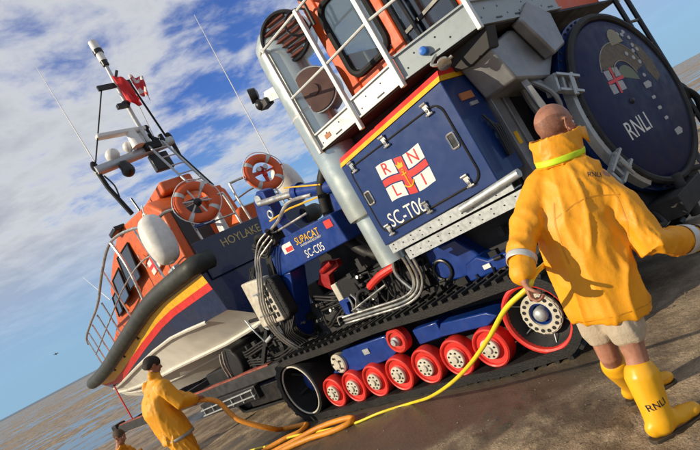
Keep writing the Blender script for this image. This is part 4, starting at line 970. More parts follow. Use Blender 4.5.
# wheelhouse
prof = [(1.15, 2.6), (1.15, 4.05), (1.55, 4.40), (2.95, 4.62), (3.5, 4.60), (4.5, 4.36), (5.45, 4.10), (6.1, 3.45), (8.4, 3.05), (8.6, 2.7), (8.6, 2.6)]
HWY = .82
m = MB(); rows_ = []
def wh(y):
    return [(x, y, z) for x, z in prof]
inn = [(p[0]*.985+.05, p[1]) for p in prof]
A = [(x, YC+HWY*(1 if x < 4 else max(.45, 1-(x-4)*.13)), z) for x, z in prof]
def tuck(p):                                                       # sides lean in towards the roof
    k = max(0, p[2]-3.0)*.09; return (p[0], p[1]-k, p[2])
L_ = [tuck(p) for p in A]; R_ = [(p[0], 2*YC-p[1], p[2]) for p in L_]
n_ = len(prof)
m.add(L_+R_, [list(range(n_)), list(range(n_, 2*n_))]+[(i, (i+1) % n_, n_+(i+1) % n_, n_+i) for i in range(n_)])
whs = m.build('wheelhouse', boat_or, BO, bev=.05, seg=3)
MB().prism([(YC+.02, 2.66), (YC+.60, 2.66), (YC+.57, 4.02), (YC+.02, 4.05)], 1.13, 1.16, 'x').build('doorway', blackp, whs)
MB().prism([(YC-.62, 2.66), (YC-.16, 2.66), (YC-.16, 4.1), (YC-.56, 4.1)], 1.00, 1.145, 'x').build('aft_locker', boat_or, whs, bev=.03)
m = MB(); m.box(1.35, 2.5, YC-.35, YC+.35, 4.42, 4.66); m.build('roof_hatch', boat_or, whs, bev=.05)
def swin(x0, x1, z0, z1, sk_=.0):
    m = MB()
    for sg in (1,):
        def pt(x, z): 
            y = HWY*(1 if x < 4 else max(.45, 1-(x-4)*.13))-max(0, z-3.0)*.09
            return (x, YC+y+.006, z)
        q = [pt(x0, z0), pt(x1, z0), pt(x1+sk_, z1), pt(x0+sk_, z1)]
        mm = MB(); mm.add(q+[(a, b-.02, c) for a, b, c in q], [(0, 1, 2, 3), (4, 5, 6, 7), (0, 1, 5, 4), (1, 2, 6, 5), (2, 3, 7, 6), (3, 0, 4, 7)]); wn = mm.build('window', glass, whs)
        MB().tube(q, .022, 6, closed=True).build('window_frame', black, wn)
swin(3.15, 3.95, 3.55, 4.28, -.1); swin(4.15, 5.0, 3.50, 4.12, -.12); swin(5.15, 5.65, 3.46, 3.9, -.12)
MB().prism([(5.52, 4.02), (6.05, 3.52), (6.06, 3.52), (5.53, 4.03)], YC-.5, YC+.5).build('windscreen', glass, whs)
m = MB(); m.bar((2.72, YC+.77, 3.55), (2.80, YC+.765, 3.9), .02, .02); m.build('grab_handle', alu, whs)
mm = MB(); q = [(2.1, 3.35), (2.55, 3.32), (2.55, 3.6), (2.1, 3.63)]; mm.prism(q, YC+.75, YC+.80); mm.build('flag_badge', white, whs)
mm = MB(); mm.prism([(2.1, 3.46), (2.55, 3.43), (2.55, 3.50), (2.1, 3.53)], YC+.76, YC+.803); mm.build('flag_badge_cross', stripe_r, whs); mm = MB(); mm.prism([(2.28, 3.34), (2.36, 3.335), (2.36, 3.615), (2.28, 3.62)], YC+.76, YC+.804); mm.build('flag_badge_cross', stripe_r, whs)
m = MB(); m.box(2.9, 3.3, YC+.62, YC+.86, 4.56, 4.66); m.build('visor', blackp, whs, bev=.02)
# mast arch
AX = 1.85
m = MB(); m.lathe([(.10, 0), (.10, 1.78)], (AX, YC+1.08, 5.42), (0, -1, .12), 18); m.build('mast_arch', galv, BO)
for sg, zt, name in ((1, 5.40, 'arch_leg'), (-1, 5.60, 'arch_leg')):
    m = MB(); yt = YC+1.05 if sg > 0 else YC-.68
    m.tube([(AX, yt, zt), (AX+.0, yt-.02*sg, zt-.35), (AX+.05, YC+(.86 if sg > 0 else -1.0), 4.42)], .045, 10); m.ball((AX, yt, zt+.12), (.06, .07, .12), 10, 7); m.build(name, black, BO)
m = MB(); m.tube(sm([(AX, YC+.98, 5.3), (AX, YC+.9, 5.05), (AX, YC+.93, 4.8)], 4), .015, 6); m.lathe([(.03, 0), (.10, .06), (.11, .22), (.07, .26)], (AX-.12, YC+.62, 5.42), (-.2, -.25, -1), 16); m.ball((AX-.15, YC+.58, 5.20), (.13, .13, .13), 12, 8); m.build('loudhailer', blackp, BO)
m = MB(); m.box(AX-.06, AX+.06, YC-.42, YC-.02, 5.06, 5.44); m.build('equipment_box', blackp, BO, bev=.02)
m = MB(); m.ball((AX, YC+.62, 5.66), (.14, .14, .13), 14, 9); m.ball((AX, YC+.25, 5.74), (.10, .10, .11), 12, 8); m.cyl((AX, YC+.62, 5.5), (AX, YC+.62, 5.62), .06, 12); m.build('search_lamp', white, BO)
m = MB(); m.bar((AX-.15, YC+.80, 6.02), (AX-.15, YC-.20, 5.96), .15, .10); rd_ = m.build('radar_bar', white, BO, bev=.03); m = MB(); m.cyl((AX-.15, YC+.12, 5.62), (AX-.15, YC+.12, 5.95), .13, 16, .10); m.build('radar_base', white, rd_)
m = MB(); m.box(AX-.12, AX+.12, YC-.2, YC+.05, 5.62, 5.86); m.build('mast_step', black, BO, bev=.02)
MY = YC-.10
m = MB(); m.box(AX-.2, AX+.1, MY-.22, MY+.12, 5.50, 5.64); m.cyl((AX-.1, MY-.16, 5.6), (AX-.1, MY-.16, 5.95), .035, 10); m.ball((AX-.1, MY-.16, 6.0), .06, 10, 7); m.bar((AX-.05, MY-.3, 5.7), (AX-.05, MY-.05, 5.9), .05, .05); m.cyl((AX-.05, MY-.38, 5.58), (AX-.05, MY-.38, 5.8), .05, 10); m.build('mast_fittings', black, BO)
m = MB(); m.bar((AX-.1, MY+.05, 5.58), (AX-.12, MY+.02, 6.05), .10, .06); m.bar((AX-.1, MY+.30, 5.6), (AX-.12, MY+.10, 5.92), .05, .05); m.build('mast_bracket', alu, BO)
m = MB(); m.tube([(AX-.10, MY-.05, 5.55), (AX-.28, MY+.06, 6.2), (AX-.46, MY+.13, 6.85), (AX-.58, MY+.17, 7.32)], [.05, .045, .04, .038], 12); m.build('mast', alu, BO)
MT = V((AX-.59, MY+.175, 7.33))
m = MB(); m.cyl(MT, MT+V((0, 0, .18)), .075, 16); m.use(1).cyl(MT+V((0, 0, .18)), MT+V((0, 0, .26)), .095, 16); m.use(0).cyl(MT+V((0, 0, .26)), MT+V((0, 0, .46)), .085, 16); m.use(1).cyl(MT-V((0, 0, .1)), MT, .065, 14); m.build('masthead_light', [white, blackp], BO)
YD = V((AX-.46, MY+.14, 6.84))
m = MB(); m.bar(YD+V((0, .38, .0)), YD+V((0, -.32, .02)), .05, .10); m.bar(YD+V((0, -.1, .2)), YD+V((0, -.18, .32)), .05, .05); m.ball(YD+V((0, .02, -.42)), (.07, .1, .06), 10, 6); m.box(YD.x-.05, YD.x+.05, YD.y-.02, YD.y+.22, YD.z-.5, YD.z-.42); m.build('yard', blackp, BO)
m = MB(); m.tube([YD+V((0, .30, 0)), V((AX, YC+1.05, 5.5))], .014, 6); m.tube([YD+V((0, -.30, 0)), V((AX, YC-.62, 5.75))], .022, 6); m.build('stay', black, BO)
m = MB(); m.tube([YD+V((0, -.26, 0)), V((AX, YC-.35, 5.6))], .008, 5); m.build('halyard', white, BO)
m = MB()
for s_ in (0, 1):
    a_ = V((AX-.16, YC-.05-.34*s_, 5.6)); b_ = V((1.15, YC-.10-.34*s_, 4.25)); m.tube([a_, b_], .024, 8)
ld2 = m.build('mast_ladder', galv, BO)
for k in range(5):
    t = .12+k*.19; p = lerp(V((AX-.16, YC-.05, 5.6)), V((1.15, YC-.10, 4.25)), t); MB().cyl(p, p+V((0, -.34, 0)), .015, 8).build('rung', galv, ld2)
# rails
def rl_(pts, r=.028, name='hand_rail', closed=False): return MB().tube(sm(pts, 5), r, 8).build(name, chrome, BO)
RY = YC+1.32
rl_([(.60, RY, 3.60), (1.2, RY, 3.92), (2.3, RY, 4.18), (3.4, RY-.02, 4.02), (4.6, RY-.06, 3.72), (6.0, RY-.18, 3.66), (7.2, RY-.34, 3.64), (7.5, RY-.38, 3.5)])
rl_([(.62, RY, 3.2), (1.6, RY, 3.42), (3.0, RY-.01, 3.40), (4.6, RY-.06, 3.24), (6.0, RY-.18, 3.16), (7.25, RY-.34, 3.14)], .016)
rl_([(2.3, RY, 4.18), (2.2, RY, 3.6), (2.35, RY, 2.85)]) 
for x, z in ((1.2, 3.90), (3.4, 4.0), (4.6, 3.7), (5.4, 3.66), (6.2, 3.66), (6.9, 3.64), (7.4, 3.6)):
    y = RY-(0 if x < 3 else (x-3)*.085); MB().tube([(x, y, z), (x-.05, y-.02, 2.75)], .019, 7).build('rail_post', chrome, BO)
m = MB(); P = [(5.4, YC-1.1, 3.6), (2.4, YC-1.32, 4.0), (.3, YC-1.32, 3.65)]; m.tube(sm(P, 5), .02, 7)
for p in P: m.tube([p, (p[0], p[1], 2.7)], .02, 7)
m.build('hand_rail', chrome, BO)
# stern rails
def hoop(y0, y1, zt, x=.10): return rl_([(x, y0, 2.72), (x, y0, zt-.12), (x, lerp(y0, y1, .12), zt), (x, lerp(y0, y1, .88), zt), (x, y1, zt-.12), (x, y1, 2.72)], .022, 'stern_rail')
hoop(YC+.92, YC+.12, 3.62); hoop(YC-.10, YC-.92, 3.74)
rl_([(.6, RY, 3.6), (.2, RY-.08, 3.66), (.10, YC+.95, 3.62)]); rl_([(.10, YC+.92, 3.2), (.10, YC+.12, 3.2)], .016, 'stern_rail'); rl_([(.10, YC-.10, 3.25), (.10, YC-.92, 3.25)], .016, 'stern_rail')
rl_([(.10, YC+.12, 3.62), (.25, YC, 3.5), (.3, YC-.02, 3.0), (.2, YC+.05, 2.7)], .022, 'stern_rail'); rl_([(.1, YC-.92, 3.7), (.2, YC-1.2, 3.75), (.35, YC-1.35, 3.65), (.4, YC-1.35, 2.8)], .022, 'stern_rail')
m = MB(); m.prism([(YC-.65, 2.65), (YC-.05, 2.65), (YC-.05, 3.05), (YC-.25, 3.38), (YC-.62, 3.38)], .45, .95, 'x'); m.build('deck_locker', boat_or, BO, bev=.04)
m = MB(); m.prism([(YC+.20, 2.66), (YC+.36, 2.66), (YC+.28, 3.35), (YC+.18, 3.4)], .35, .55, 'x'); m.build('deck_vent', alu, BO, bev=.03)
m = MB(); m.tube(sm([(.3, YC-.15, 2.75), (.25, YC-.35, 2.82), (.28, YC-.6, 2.76)], 5), .04, 8); m.build('yellow_rope', stripe_y, BO)
m = MB(); m.box(1.0, 1.3, YC+1.02, YC+1.14, 2.80, 3.0); m.box(2.3, 2.45, YC+1.02, YC+1.14, 2.78, 2.96); m.build('deck_cleat', galv, BO, bev=.02)
# aerials
def whip(a, b, r=.014): MB().tube([a, lerp(V(a), V(b), .5), b], [r, r*.75, r*.4], 6).build('whip_aerial', white, BO)
whip((AX, YC+1.0, 5.55), (AX+.05, YC+1.02, 7.86)); whip((5.6, YC+.62, 3.9), (6.3, YC+.66, 4.85), .010); whip((.35, YC-1.42, 3.7), (.30, YC-1.70, 7.44), .014)
m = MB(); m.cyl((2.05, YC+.62, 4.5), (2.1, YC+.62, 4.8), .022, 8); m.build('stub_aerial', blackp, BO)
# ------------------------------------------------------------------ fenders, lifebuoys, flags hung on the boat
def fender(c, R, L, label, ax):
    c = V(c); f = thing('boat_fender', label, 'fender', BF, tuple(c), 'white fenders on the boat rail'); ax = V(ax).normalized()
    pr = [(.02, -L/2)]+[(R*math.sin(PI*(k+1)/14)**.55, -L/2*math.cos(PI*(k+1)/14)) for k in range(13)]+[(.02, L/2)]
    MB().lathe(pr, c, ax, 26).build('fender_body', fend, f, smooth=60)
    m = MB(); m.torus(c+ax*(L/2+.03), (0, 1, 0), .045, .018, 14, 7); m.cyl(c+ax*(L/2-.03), c+ax*(L/2+.02), .05, 12); m.cyl(c-ax*(L/2+.02), c-ax*(L/2-.03), .045, 12); m.build('fender_eye', fend, f)
    MB().tube(sm([c+ax*(L/2+.06), c+ax*(L/2+.16)+V((.03, -.04, 0)), c+ax*(L/2+.25)+V((.05, -.08, 0))], 4), .012, 6).build('lanyard', white, f)
    return f
fender((.25, YC+1.50, 3.30), .24, .86, 'white sausage fender hanging at the boat quarter beside the dark doorway', (.12, -.06, 1))
fender((.35, YC-1.50, 3.42), .25, .84, 'white sausage fender hanging right of the lifebuoy with two round reflectors', (.0, .16, 1))
def buoy(c, ax, label, extra):
    c = V(c); ax = V(ax).normalized(); t = thing('lifebuoy', label, 'lifebuoy', BF, tuple(c), 'orange lifebuoys on the stern rail')
    m = MB(); N = 44; e = ax.cross(V((0, 0, 1))).normalized(); u = e.cross(ax); rings = []
    for k in range(N):
        a = 2*PI*k/N; rd = e*math.cos(a)+u*math.sin(a); rings.append([c+rd*(.29+.085*math.cos(b))+ax*(.058*math.sin(b)) for b in [2*PI*q/12 for q in range(12)]])
    m.loft(rings, closed=True); rb = m.build('buoy_ring', ring_m, t, smooth=60)
    for q in range(4):
        a = PI/4+PI/2*q; m = MB(); R2 = []
        for k in range(4):
            b_ = a+(k-1.5)*.075; rd = e*math.cos(b_)+u*math.sin(b_); R2.append([c+rd*(.29+.090*math.cos(b))+ax*(.063*math.sin(b)) for b in [2*PI*j/12 for j in range(12)]])
        m.loft(R2); m.build('reflective_band', reflect, rb)
    P = []
    for q in range(32):
        a = 2*PI*q/32; r_ = .385+.025*abs(math.sin(2*(a+PI/4)))-.0; P.append(c+(e*math.cos(a)+u*math.sin(a))*r_+ax*.02)
    MB().tube(P, .009, 6, closed=True).build('grab_line', white, t)
    if extra:
        for s_ in (-.07, .07):
            MB().lathe([(.05, 0), (.05, .05), (.045, .06), (.002, .062)], c+e*s_+u*.07, ax, 16).build('reflector', lens, t)
        m = MB(); m.bar(c-u*.20+e*.02, c+u*.12, .05, .05); m.ball(c-u*.06, .05, 10, 7); m.bar(c-e*.4, c+e*.4, .03, .03); m.build('bracket', red, t)
    else:
        m = MB(); m.ball(c+ax*.03-u*.02, (.07, .07, .07), 12, 8); m.build('light_holder', blackp, t)
        m = MB()
        for q in range(6):
            a = 2*PI*q/6+.3; m.tube([c+ax*.03, c+(e*math.cos(a)+u*math.sin(a))*.25+ax*.03], .016, 6)
        m.build('net_lines', reflect, t)
        m = MB(); m.prism([(c.y-.1, c.z-.44), (c.y+.28, c.z-.40), (c.y+.28, c.z-.36), (c.y-.1, c.z-.38)], c.x-.02, c.x+.02, 'x'); m.build('foot_strap', navy, t)
    return t
buoy((-.02, YC+.72, 3.58), (-1, .25, .05), 'orange lifebuoy with grey net lines and a black light in its middle', 0)
buoy((-.02, YC-.80, 3.68), (-1, .2, .05), 'orange lifebuoy with two round white reflectors in its middle', 1)
def cloth(name, m_, c, wv, hv, label, amp=.06, n1=10, n2=8, seed=0):
    m = MB(); c = V(c); wv, hv = V(wv), V(hv); nn = wv.cross(hv).normalized(); vs_ = []
    for j in range(n2+1):
        for i in range(n1+1):
            s_, t = i/n1, j/n2; rag = .12*noise.noise(V((t*4, seed, 2))) if i == n1 else 0
            vs_.append(c+wv*(s_*(1-.35*t*s_)+rag)+hv*(t+.12*s_*s_)+nn*(amp*math.sin(s_*7+t*3+seed)*s_+amp*.8*noise.noise(V((s_*3, t*3, seed)))))
    m.add(vs_, [(j*(n1+1)+i, j*(n1+1)+i+1, (j+1)*(n1+1)+i+1, (j+1)*(n1+1)+i) for j in range(n2) for i in range(n1)])
    o = m.build(name, m_, None, smooth=80, frame=BF, base=c); md = o.modifiers.new('thick', 'SOLIDIFY'); md.thickness = .006
    tag(o, label, 'flag', 'flags on the mast'); return o
cloth('flag', flag_r, YD+V((-.10, .04, .16)), (-.06, -.26, -.16), (.02, -.04, -.62), 'red flag bunched against the lifeboat mast below its light', .10, seed=1)
fm = bpy.data.materials.new('flag_red_white'); fm.use_nodes = True
_n, _l = fm.node_tree.nodes, fm.node_tree.links; _w = _n.new('ShaderNodeTexVoronoi'); _w.inputs['Scale'].default_value = 7; _r = _n.new('ShaderNodeValToRGB'); _r.color_ramp.interpolation = 'CONSTANT'; _r.color_ramp.elements[0].color = (.75, .72, .70, 1); _r.color_ramp.elements[1].color = (.65, .03, .04, 1); _r.color_ramp.elements[1].position = .42
_tc = _n.new('ShaderNodeTexCoord'); _l.new(_tc.outputs['Object'], _w.inputs[0]); _l.new(_w.outputs[0], _r.inputs[0]); _l.new(_r.outputs[0], _n['Principled BSDF'].inputs[0])
cloth('flag', fm, YD+V((-.02, -.34, .18)), (-.06, -.22, -.10), (.03, -.02, -.50), 'small red and white flag fluttering on the halyard right of the mast', .09, seed=4)
st_ = MB().tube([(8.6, YC+.55, 2.55), (8.58, YC+.57, 1.9), (8.6, YC+.56, 1.3)], .022, 6).build('red_rope', red, None, frame=BF, base=(8.6, YC+.55, 1.3)); tag(st_, 'red rope hanging down from the lifeboat bow', 'rope')
# ------------------------------------------------------------------ people
def ell(c, wv, dv, n=20, sq=1.0):
    return [c+wv*(abs(math.cos(a))**sq*math.copysign(1, math.cos(a)))+dv*(abs(math.sin(a))**sq*math.copysign(1, math.sin(a))) for a in [2*PI*k/n for k in range(n)]]
def loft_body(m, spec):                                            # spec: (centre, width vector, depth vector)
    return m.loft([ell(V(c), V(w_), V(d_)) for c, w_, d_ in spec])
def hand(m, wr, fwd, pal, thumb, curl, s=1.0):
    """palm and five bent fingers; fwd: towards the fingers, pal: out of the palm, thumb: towards the thumb side"""
    wr, fwd, pal, thumb = V(wr), V(fwd).normalized(), V(pal).normalized(), V(thumb).normalized()
    k0 = wr+fwd*.095*s
    m.limb([wr-fwd*.03*s, wr+fwd*.01*s], [.027*s, .027*s], 10)
    m.loft([ell(wr+fwd*t*s, thumb*w_*s, pal*d_*s, 14) for t, w_, d_ in ((-.01, .025, .018), (.02, .034, .017), (.06, .041, .016), (.092, .040, .013), (.104, .034, .008))])
    for i, (off, ln) in enumerate(((.030, .074), (.010, .082), (-.010, .077), (-.029, .060))):
        p = k0+thumb*off*s; a = 0; P = [p-fwd*.015*s, p]
        for j, sh in enumerate((.45, .32, .23)):
            a += curl*(.75, 1.05, .8)[j]*(1+.06*i)
            p = p+(fwd*math.cos(a)+pal*math.sin(a))*ln*sh*1.02*s; P.append(p)
        m.limb(P, [.0095*s, .0092*s, .0086*s, .0080*s, .0072*s], 8)
    b = wr+fwd*.028*s+thumb*.028*s; P = [b]
    for d_, ln in ((thumb*.75+fwd*.6+pal*.25, .042), (thumb*.15+fwd*.75+pal*.65, .032), (fwd*.6+pal*.7-thumb*.35, .026)):
        P.append(P[-1]+d_.normalized()*ln*s)
    m.limb(P, [.014*s, .012*s, .0105*s, .009*s], 8)
def head(m, c, f, u, s=1.0):
    """skull, jaw, face and ears; f: the way it looks, u: up"""
    c, f, u = V(c), V(f).normalized(), V(u).normalized(); u = (u-f*u.dot(f)).normalized(); l = u.cross(f)
    A = (f, l, u)
    P = lambda a, b, d: c+f*a*s+l*b*s+u*d*s
    m.ball(P(-.012, 0, .030), (.098*s, .076*s, .092*s), 20, 14, A)                # cranium
    m.ball(P(.025, 0, -.035), (.066*s, .060*s, .075*s), 16, 10, A)                 # face
    m.limb([P(-.02, .045, -.06), P(.03, .035, -.088), P(.068, 0, -.096), P(.03, -.035, -.088), P(-.02, -.045, -.06)], [.022*s, .020*s, .020*s, .020*s, .022*s], 8)
    m.ball(P(.045, 0, -.075), (.035*s, .035*s, .03*s), 10, 7, A)
    m.limb([P(.076, .032, .028), P(.088, 0, .026), P(.076, -.032, .028)], [.011*s, .012*s, .011*s], 8)   # brow
    m.limb([P(.086, 0, .012), P(.104, 0, -.014), P(.112, 0, -.026)], [.009*s, .012*s, .014*s], 8)        # nose
    m.limb([P(.094, .012, -.030), P(.094, -.012, -.030)], [.009*s, .009*s], 6)
    m.limb([P(.080, .020, -.056), P(.092, 0, -.054), P(.080, -.020, -.056)], [.006*s, .008*s, .006*s], 6)  # lips
    m.limb([P(.078, .018, -.068), P(.089, 0, -.067), P(.078, -.018, -.068)], [.006*s, .008*s, .006*s], 6)
    m.limb([P(.055, .045, -.012), P(.055, .046, -.014)], [.018*s, .018*s], 8); m.limb([P(.055, -.045, -.012), P(.055, -.046, -.014)], [.018*s, .018*s], 8)
    for sg in (1, -1):
        E = [P(-.008+.020*math.cos(t), sg*(.076+.016*(1-math.cos(t))*.5), -.006+.034*math.sin(t)) for t in [PI*.1+k*PI*1.7/8 for k in range(9)]]
        m.tube(E, .0062*s, 6); m.ball(P(.0, sg*.073, -.008), (.012*s, .006*s, .020*s), 8, 6, A)
    return P
def eyes(P, parent, s=1.0):
    for sg in (1, -1):
        m = MB(); m.ball(P(.0715, sg*.031, .006), .0115*s, 12, 8); m.use(1).ball(P(.0800, sg*.032, .006), .0048*s, 8, 6); m.build('eye', [white, blackp], parent, smooth=80)
def folds(a, f, sd=0, stretch=(1, 1, .45)):
    def g(p):
        q = V((p.x*stretch[0], p.y*stretch[1], p.z*stretch[2]))*f+V((sd, sd*2, sd*3))
        w_ = noise.noise(q*.6)*1.3
        r_ = max(0, 1-abs(noise.noise(q+V((w_, w_*.5, -w_)))*2.2))**1.8
        r2 = max(0, 1-abs(noise.noise(q*2.1+V((9, w_, 4)))*2.2))**2
        return a*1.3*(r_-.4)+a*.5*(r2-.35)
    return g
def boot(P, ank, toe, knee_dir, label=None):
    """rubber boot: ank = ankle joint, toe = tip on the ground"""
    ank, toe = V(ank), V(toe); top_ = V(knee_dir); f = toe-ank; f.z = 0; f.normalize(); l = V((0, 0, 1)).cross(f); gz = toe.z
    m = MB()
    ax = (top_-ank).normalized()
    m.limb([ank+V((0, 0, -.01)), ank+ax*.06, ank+ax*.14, top_-ax*.02, top_], [.068, .070, .077, .084, .086], 18)
    for cc, r_ in (((-.035, .05), (.055, .043, .050)), ((.04, .05), (.075, .045, .05)), ((.11, .042), (.075, .050, .042)), ((.165, .036), (.055, .046, .036))):
        m.ball(V((ank.x, ank.y, gz))+f*cc[0]+V((0, 0, cc[1]+.012)), r_, 14, 10, (f, l, V((0, 0, 1))))
    b = organic(m, 'boot', boot_m, P, .009, 5, fold=lambda p: .0022*noise.noise(p*14))
    m = MB(); ol = []
    for a, w_ in ((-.088, .018), (-.075, .034), (-.03, .043), (.04, .042), (.11, .050), (.175, .046), (.205, .032), (.218, .012)): ol.append((a, w_))
    pts = [V((ank.x, ank.y, gz))+f*a+l*w_ for a, w_ in ol]+[V((ank.x, ank.y, gz))+f*a-l*w_ for a, w_ in ol[::-1]]
    n_ = len(pts); m.add([p+V((0, 0, -.006)) for p in pts]+[p+V((0, 0, .020)) for p in pts], [list(range(n_)), list(range(n_, 2*n_))]+[(i, (i+1) % n_, n_+(i+1) % n_, n_+i) for i in range(n_)])
    m.build('sole', sole_m, b, bev=.004)
    return b
# --- the man in the foreground, seen from behind, a hose in both hands
def foot(x, y): return V((x, y, ground_z(x, y)+lumps(x, y)+.006))
A1 = foot(.90, 2.875)+V((0, 0, .085)); T1 = foot(1.115, 2.90); K1 = V((.965, 2.93, .40)); H1 = V((1.02, 2.97, .76))
A2 = foot(1.02, 3.36)+V((0, 0, .10)); T2 = foot(1.24, 3.34); K2 = V((.905, 3.13, .385)); H2 = V((.94, 3.11, .76))
HC_ = V((1.215, 3.09, 1.60)); HF = V((.88, .36, -.20)); HUp = V((.22, .05, 1))
NK = V((1.145, 3.07, 1.43)); SL, SRt = V((.975, 3.11, 1.36)), V((1.245, 2.985, 1.26))
EL, WL = V((.760, 3.01, 1.17)), V((.650, 2.90, 1.06)); ER, WR = V((1.275, 2.87, .875)), V((1.61, 3.06, .735))
base = foot(.97, 3.1)
m = MB()
Pf = head(m, HC_, HF, HUp, 1.09)
m.limb([NK+V((-.02, 0, -.06)), NK+V((.005, 0, .02)), HC_+V((-.02, 0, -.05))], [.075, .062, .06], 14)
loft_body(m, [((1.0, 3.04, .72), V((.85, -.47, -.1))*.15, V((.48, .87, 0))*.11), ((1.02, 3.04, .95), V((.85, -.47, -.1))*.145, V((.48, .87, 0))*.11), ((1.07, 3.05, 1.2), V((.85, -.47, -.15))*.165, V((.48, .87, 0))*.12), ((1.12, 3.06, 1.37), V((.85, -.47, -.2))*.15, V((.48, .87, 0))*.09), ((1.14, 3.07, 1.43), V((.85, -.47, -.2))*.07, V((.48, .87, 0))*.06)])
for a, b, c in ((SL, EL, WL), (SRt, ER, WR)):
    m.limb([a, lerp(a, b, .5), b, lerp(b, c, .4), c], [.055, .048, .042, .040, .028], 12)
for h, k, a, t in ((H1, K1, A1, T1), (H2, K2, A2, T2)):
    kn = k; m.limb([h, lerp(h, k, .55), k, lerp(k, a, .35)+V((-.012, 0, 0)), a], [.085, .070, .056, .058, .040], 14)
    m.limb([a-V((0, 0, .03)), lerp(a, t, .8)-V((0, 0, .02))], [.035, .028], 10)
hand(m, WL+V((-.016, -.04, -.048)), V((-.16, -.25, -.9)), V((.75, -.3, .1)), V((-.3, -.85, .3)), .85, 1.0)
hand(m, WR+V((.05, .03, -.02)), V((.85, .35, -.22)), V((.1, .5, -.85)), V((-.3, .85, .45)), .85, 1.0)
man = organic(m, 'person', skin, None, .0065, 4, frame=WF, base=base)
tag(man, 'bald man in orange oilskin jacket, beige shorts and yellow boots, seen from behind', 'person')
eyes(Pf, man, 1.09)
# shaved stubble round the back and sides of the head
stb = bpy.data.materials.new('stubble'); stb.use_nodes = True; _n, _l = stb.node_tree.nodes, stb.node_tree.links
_n['Principled BSDF'].inputs['Base Color'].default_value = (.15, .075, .05, 1); _n['Principled BSDF'].inputs['Roughness'].default_value = .9
_q = _n.new('ShaderNodeTexNoise'); _q.inputs['Scale'].default_value = 420; _tc = _n.new('ShaderNodeTexCoord'); _l.new(_tc.outputs['Object'], _q.inputs['Vector'])
_r = _n.new('ShaderNodeMapRange'); _r.inputs[1].default_value = .40; _r.inputs[2].default_value = .62; _r.inputs[3].default_value = 1; _r.inputs[4].default_value = .55; _l.new(_q.outputs['Fac'], _r.inputs[0])
_t = _n.new('ShaderNodeBsdfTransparent'); _x = _n.new('ShaderNodeMixShader'); _l.new(_r.outputs[0], _x.inputs[0]); _l.new(_n['Principled BSDF'].outputs[0], _x.inputs[1]); _l.new(_t.outputs[0], _x.inputs[2]); _l.new(_x.outputs[0], _n['Material Output'].inputs[0])
m = MB(); vs_ = []
for j in range(9):
    la_ = math.radians(-48+j*7.5)
    for k in range(29):
        lo = math.radians(78+k*204/28); vs_.append(Pf(-.012+.0995*math.cos(la_)*math.cos(lo), .0775*math.cos(la_)*math.sin(lo), .030+.0935*math.sin(la_)+.010*math.cos(3*lo)))
m.add(vs_, [(j*29+i, j*29+i+1, (j+1)*29+i+1, (j+1)*29+i) for j in range(8) for i in range(28)])
me2 = man.data; _bv = BVHTree.FromPolygons([v.co+BASE[man] for v in me2.vertices], [list(q.vertices) for q in me2.polygons])
for i, q in enumerate(m.v):
    h_ = _bv.find_nearest(q); m.v[i] = h_[0]+h_[1]*.0012
m.build('hair', stb, man, smooth=180)
W0 = V((.855, -.49, -.17)).normalized(); D0 = V((.49, .87, 0)).normalized()
def rg(c, w_, d_, tilt=0): return (V(c), W0*w_+V((0, 0, tilt)), D0*d_)
m = MB()
loft_body(m, [rg((.985, 3.02, .615), .203, .160, -.012), rg((.99, 3.02, .66), .214, .172, -.01), rg((1.00, 3.02, .80), .213, .168), rg((1.02, 3.03, .98), .206, .162), rg((1.05, 3.04, 1.15), .210, .160), rg((1.082, 3.05, 1.28), .205, .150), rg((1.115, 3.055, 1.37), .185, .125), rg((1.14, 3.06, 1.43), .115, .095), rg((1.15, 3.065, 1.47), .085, .085)])
m.limb([SL+V((.04, -.01, .0)), lerp(SL, EL, .45), EL, lerp(EL, WL, .5), WL+V((-.004, -.012, -.02))], [.100, .088, .080, .072, .062], 16)
m.limb([SRt+V((-.05, .02, .0)), lerp(SRt, ER, .4), ER, lerp(ER, WR, .4), WR+V((.02, .01, -.008))], [.096, .084, .080, .074, .064], 16)
spf = folds(.015, 4.6, 3, (1.2, 1, .38)); spf2 = folds(.0042, 9, 8, (1, .8, .45))
def jf(p):
    k = 1.0
    e = math.exp(-((p-ER).length/.16)**2)+math.exp(-((p-EL).length/.15)**2)
    arm = math.exp(-((p-lerp(ER, WR, .6)).length/.16)**2)
    low = max(0, min(1, (1.25-p.z)/.5)); rt = max(0, min(1, (p.x-.95)/.3))
    fk = min(1, max(0, (p.x-1.28)/.12)); return spf(p)*(.45+.45*low+.45*rt*(1-fk)+.35*e)*(1-.55*fk)+spf2(p)*(.5+1.2*e+.9*arm+.5*rt)
jk = organic(m, 'jacket', jack, man, .0095, 3, fold=jf)
# collar with the yellow liner
m = MB(); rings = []
for t, w_, d_ in ((0, .120, .110), (.035, .124, .112), (.08, .128, .116), (.13, .131, .120), (.158, .129, .118), (.154, .117, .106), (.08, .112, .10), (0, .100, .092)):
    c = V((1.140, 3.065, 1.425))+V((.26, .03, .95))*t; rings.append(ell(c, W0*w_, D0*d_+V((.02, 0, 0)), 36))
m.loft(rings, closed=True)
cl = organic(m, 'collar', jack, jk, .006, 2, fold=folds(.006, 8, 5, (1, 1, .7)))
m = MB(); rings = []
for t, k in ((.012, 1.01), (.020, 1.03), (.038, 1.045), (.046, 1.03)):
    c = V((1.140, 3.063, 1.425))+V((.26, .03, .95))*t; rings.append(ell(c, W0*.122*k, D0*.114*k+V((.02, 0, 0)), 36))
m.loft(rings, cap=False); o = m.build('neck_band', hiviz, jk, smooth=80); md = o.modifiers.new('thick', 'SOLIDIFY'); md.thickness = .008
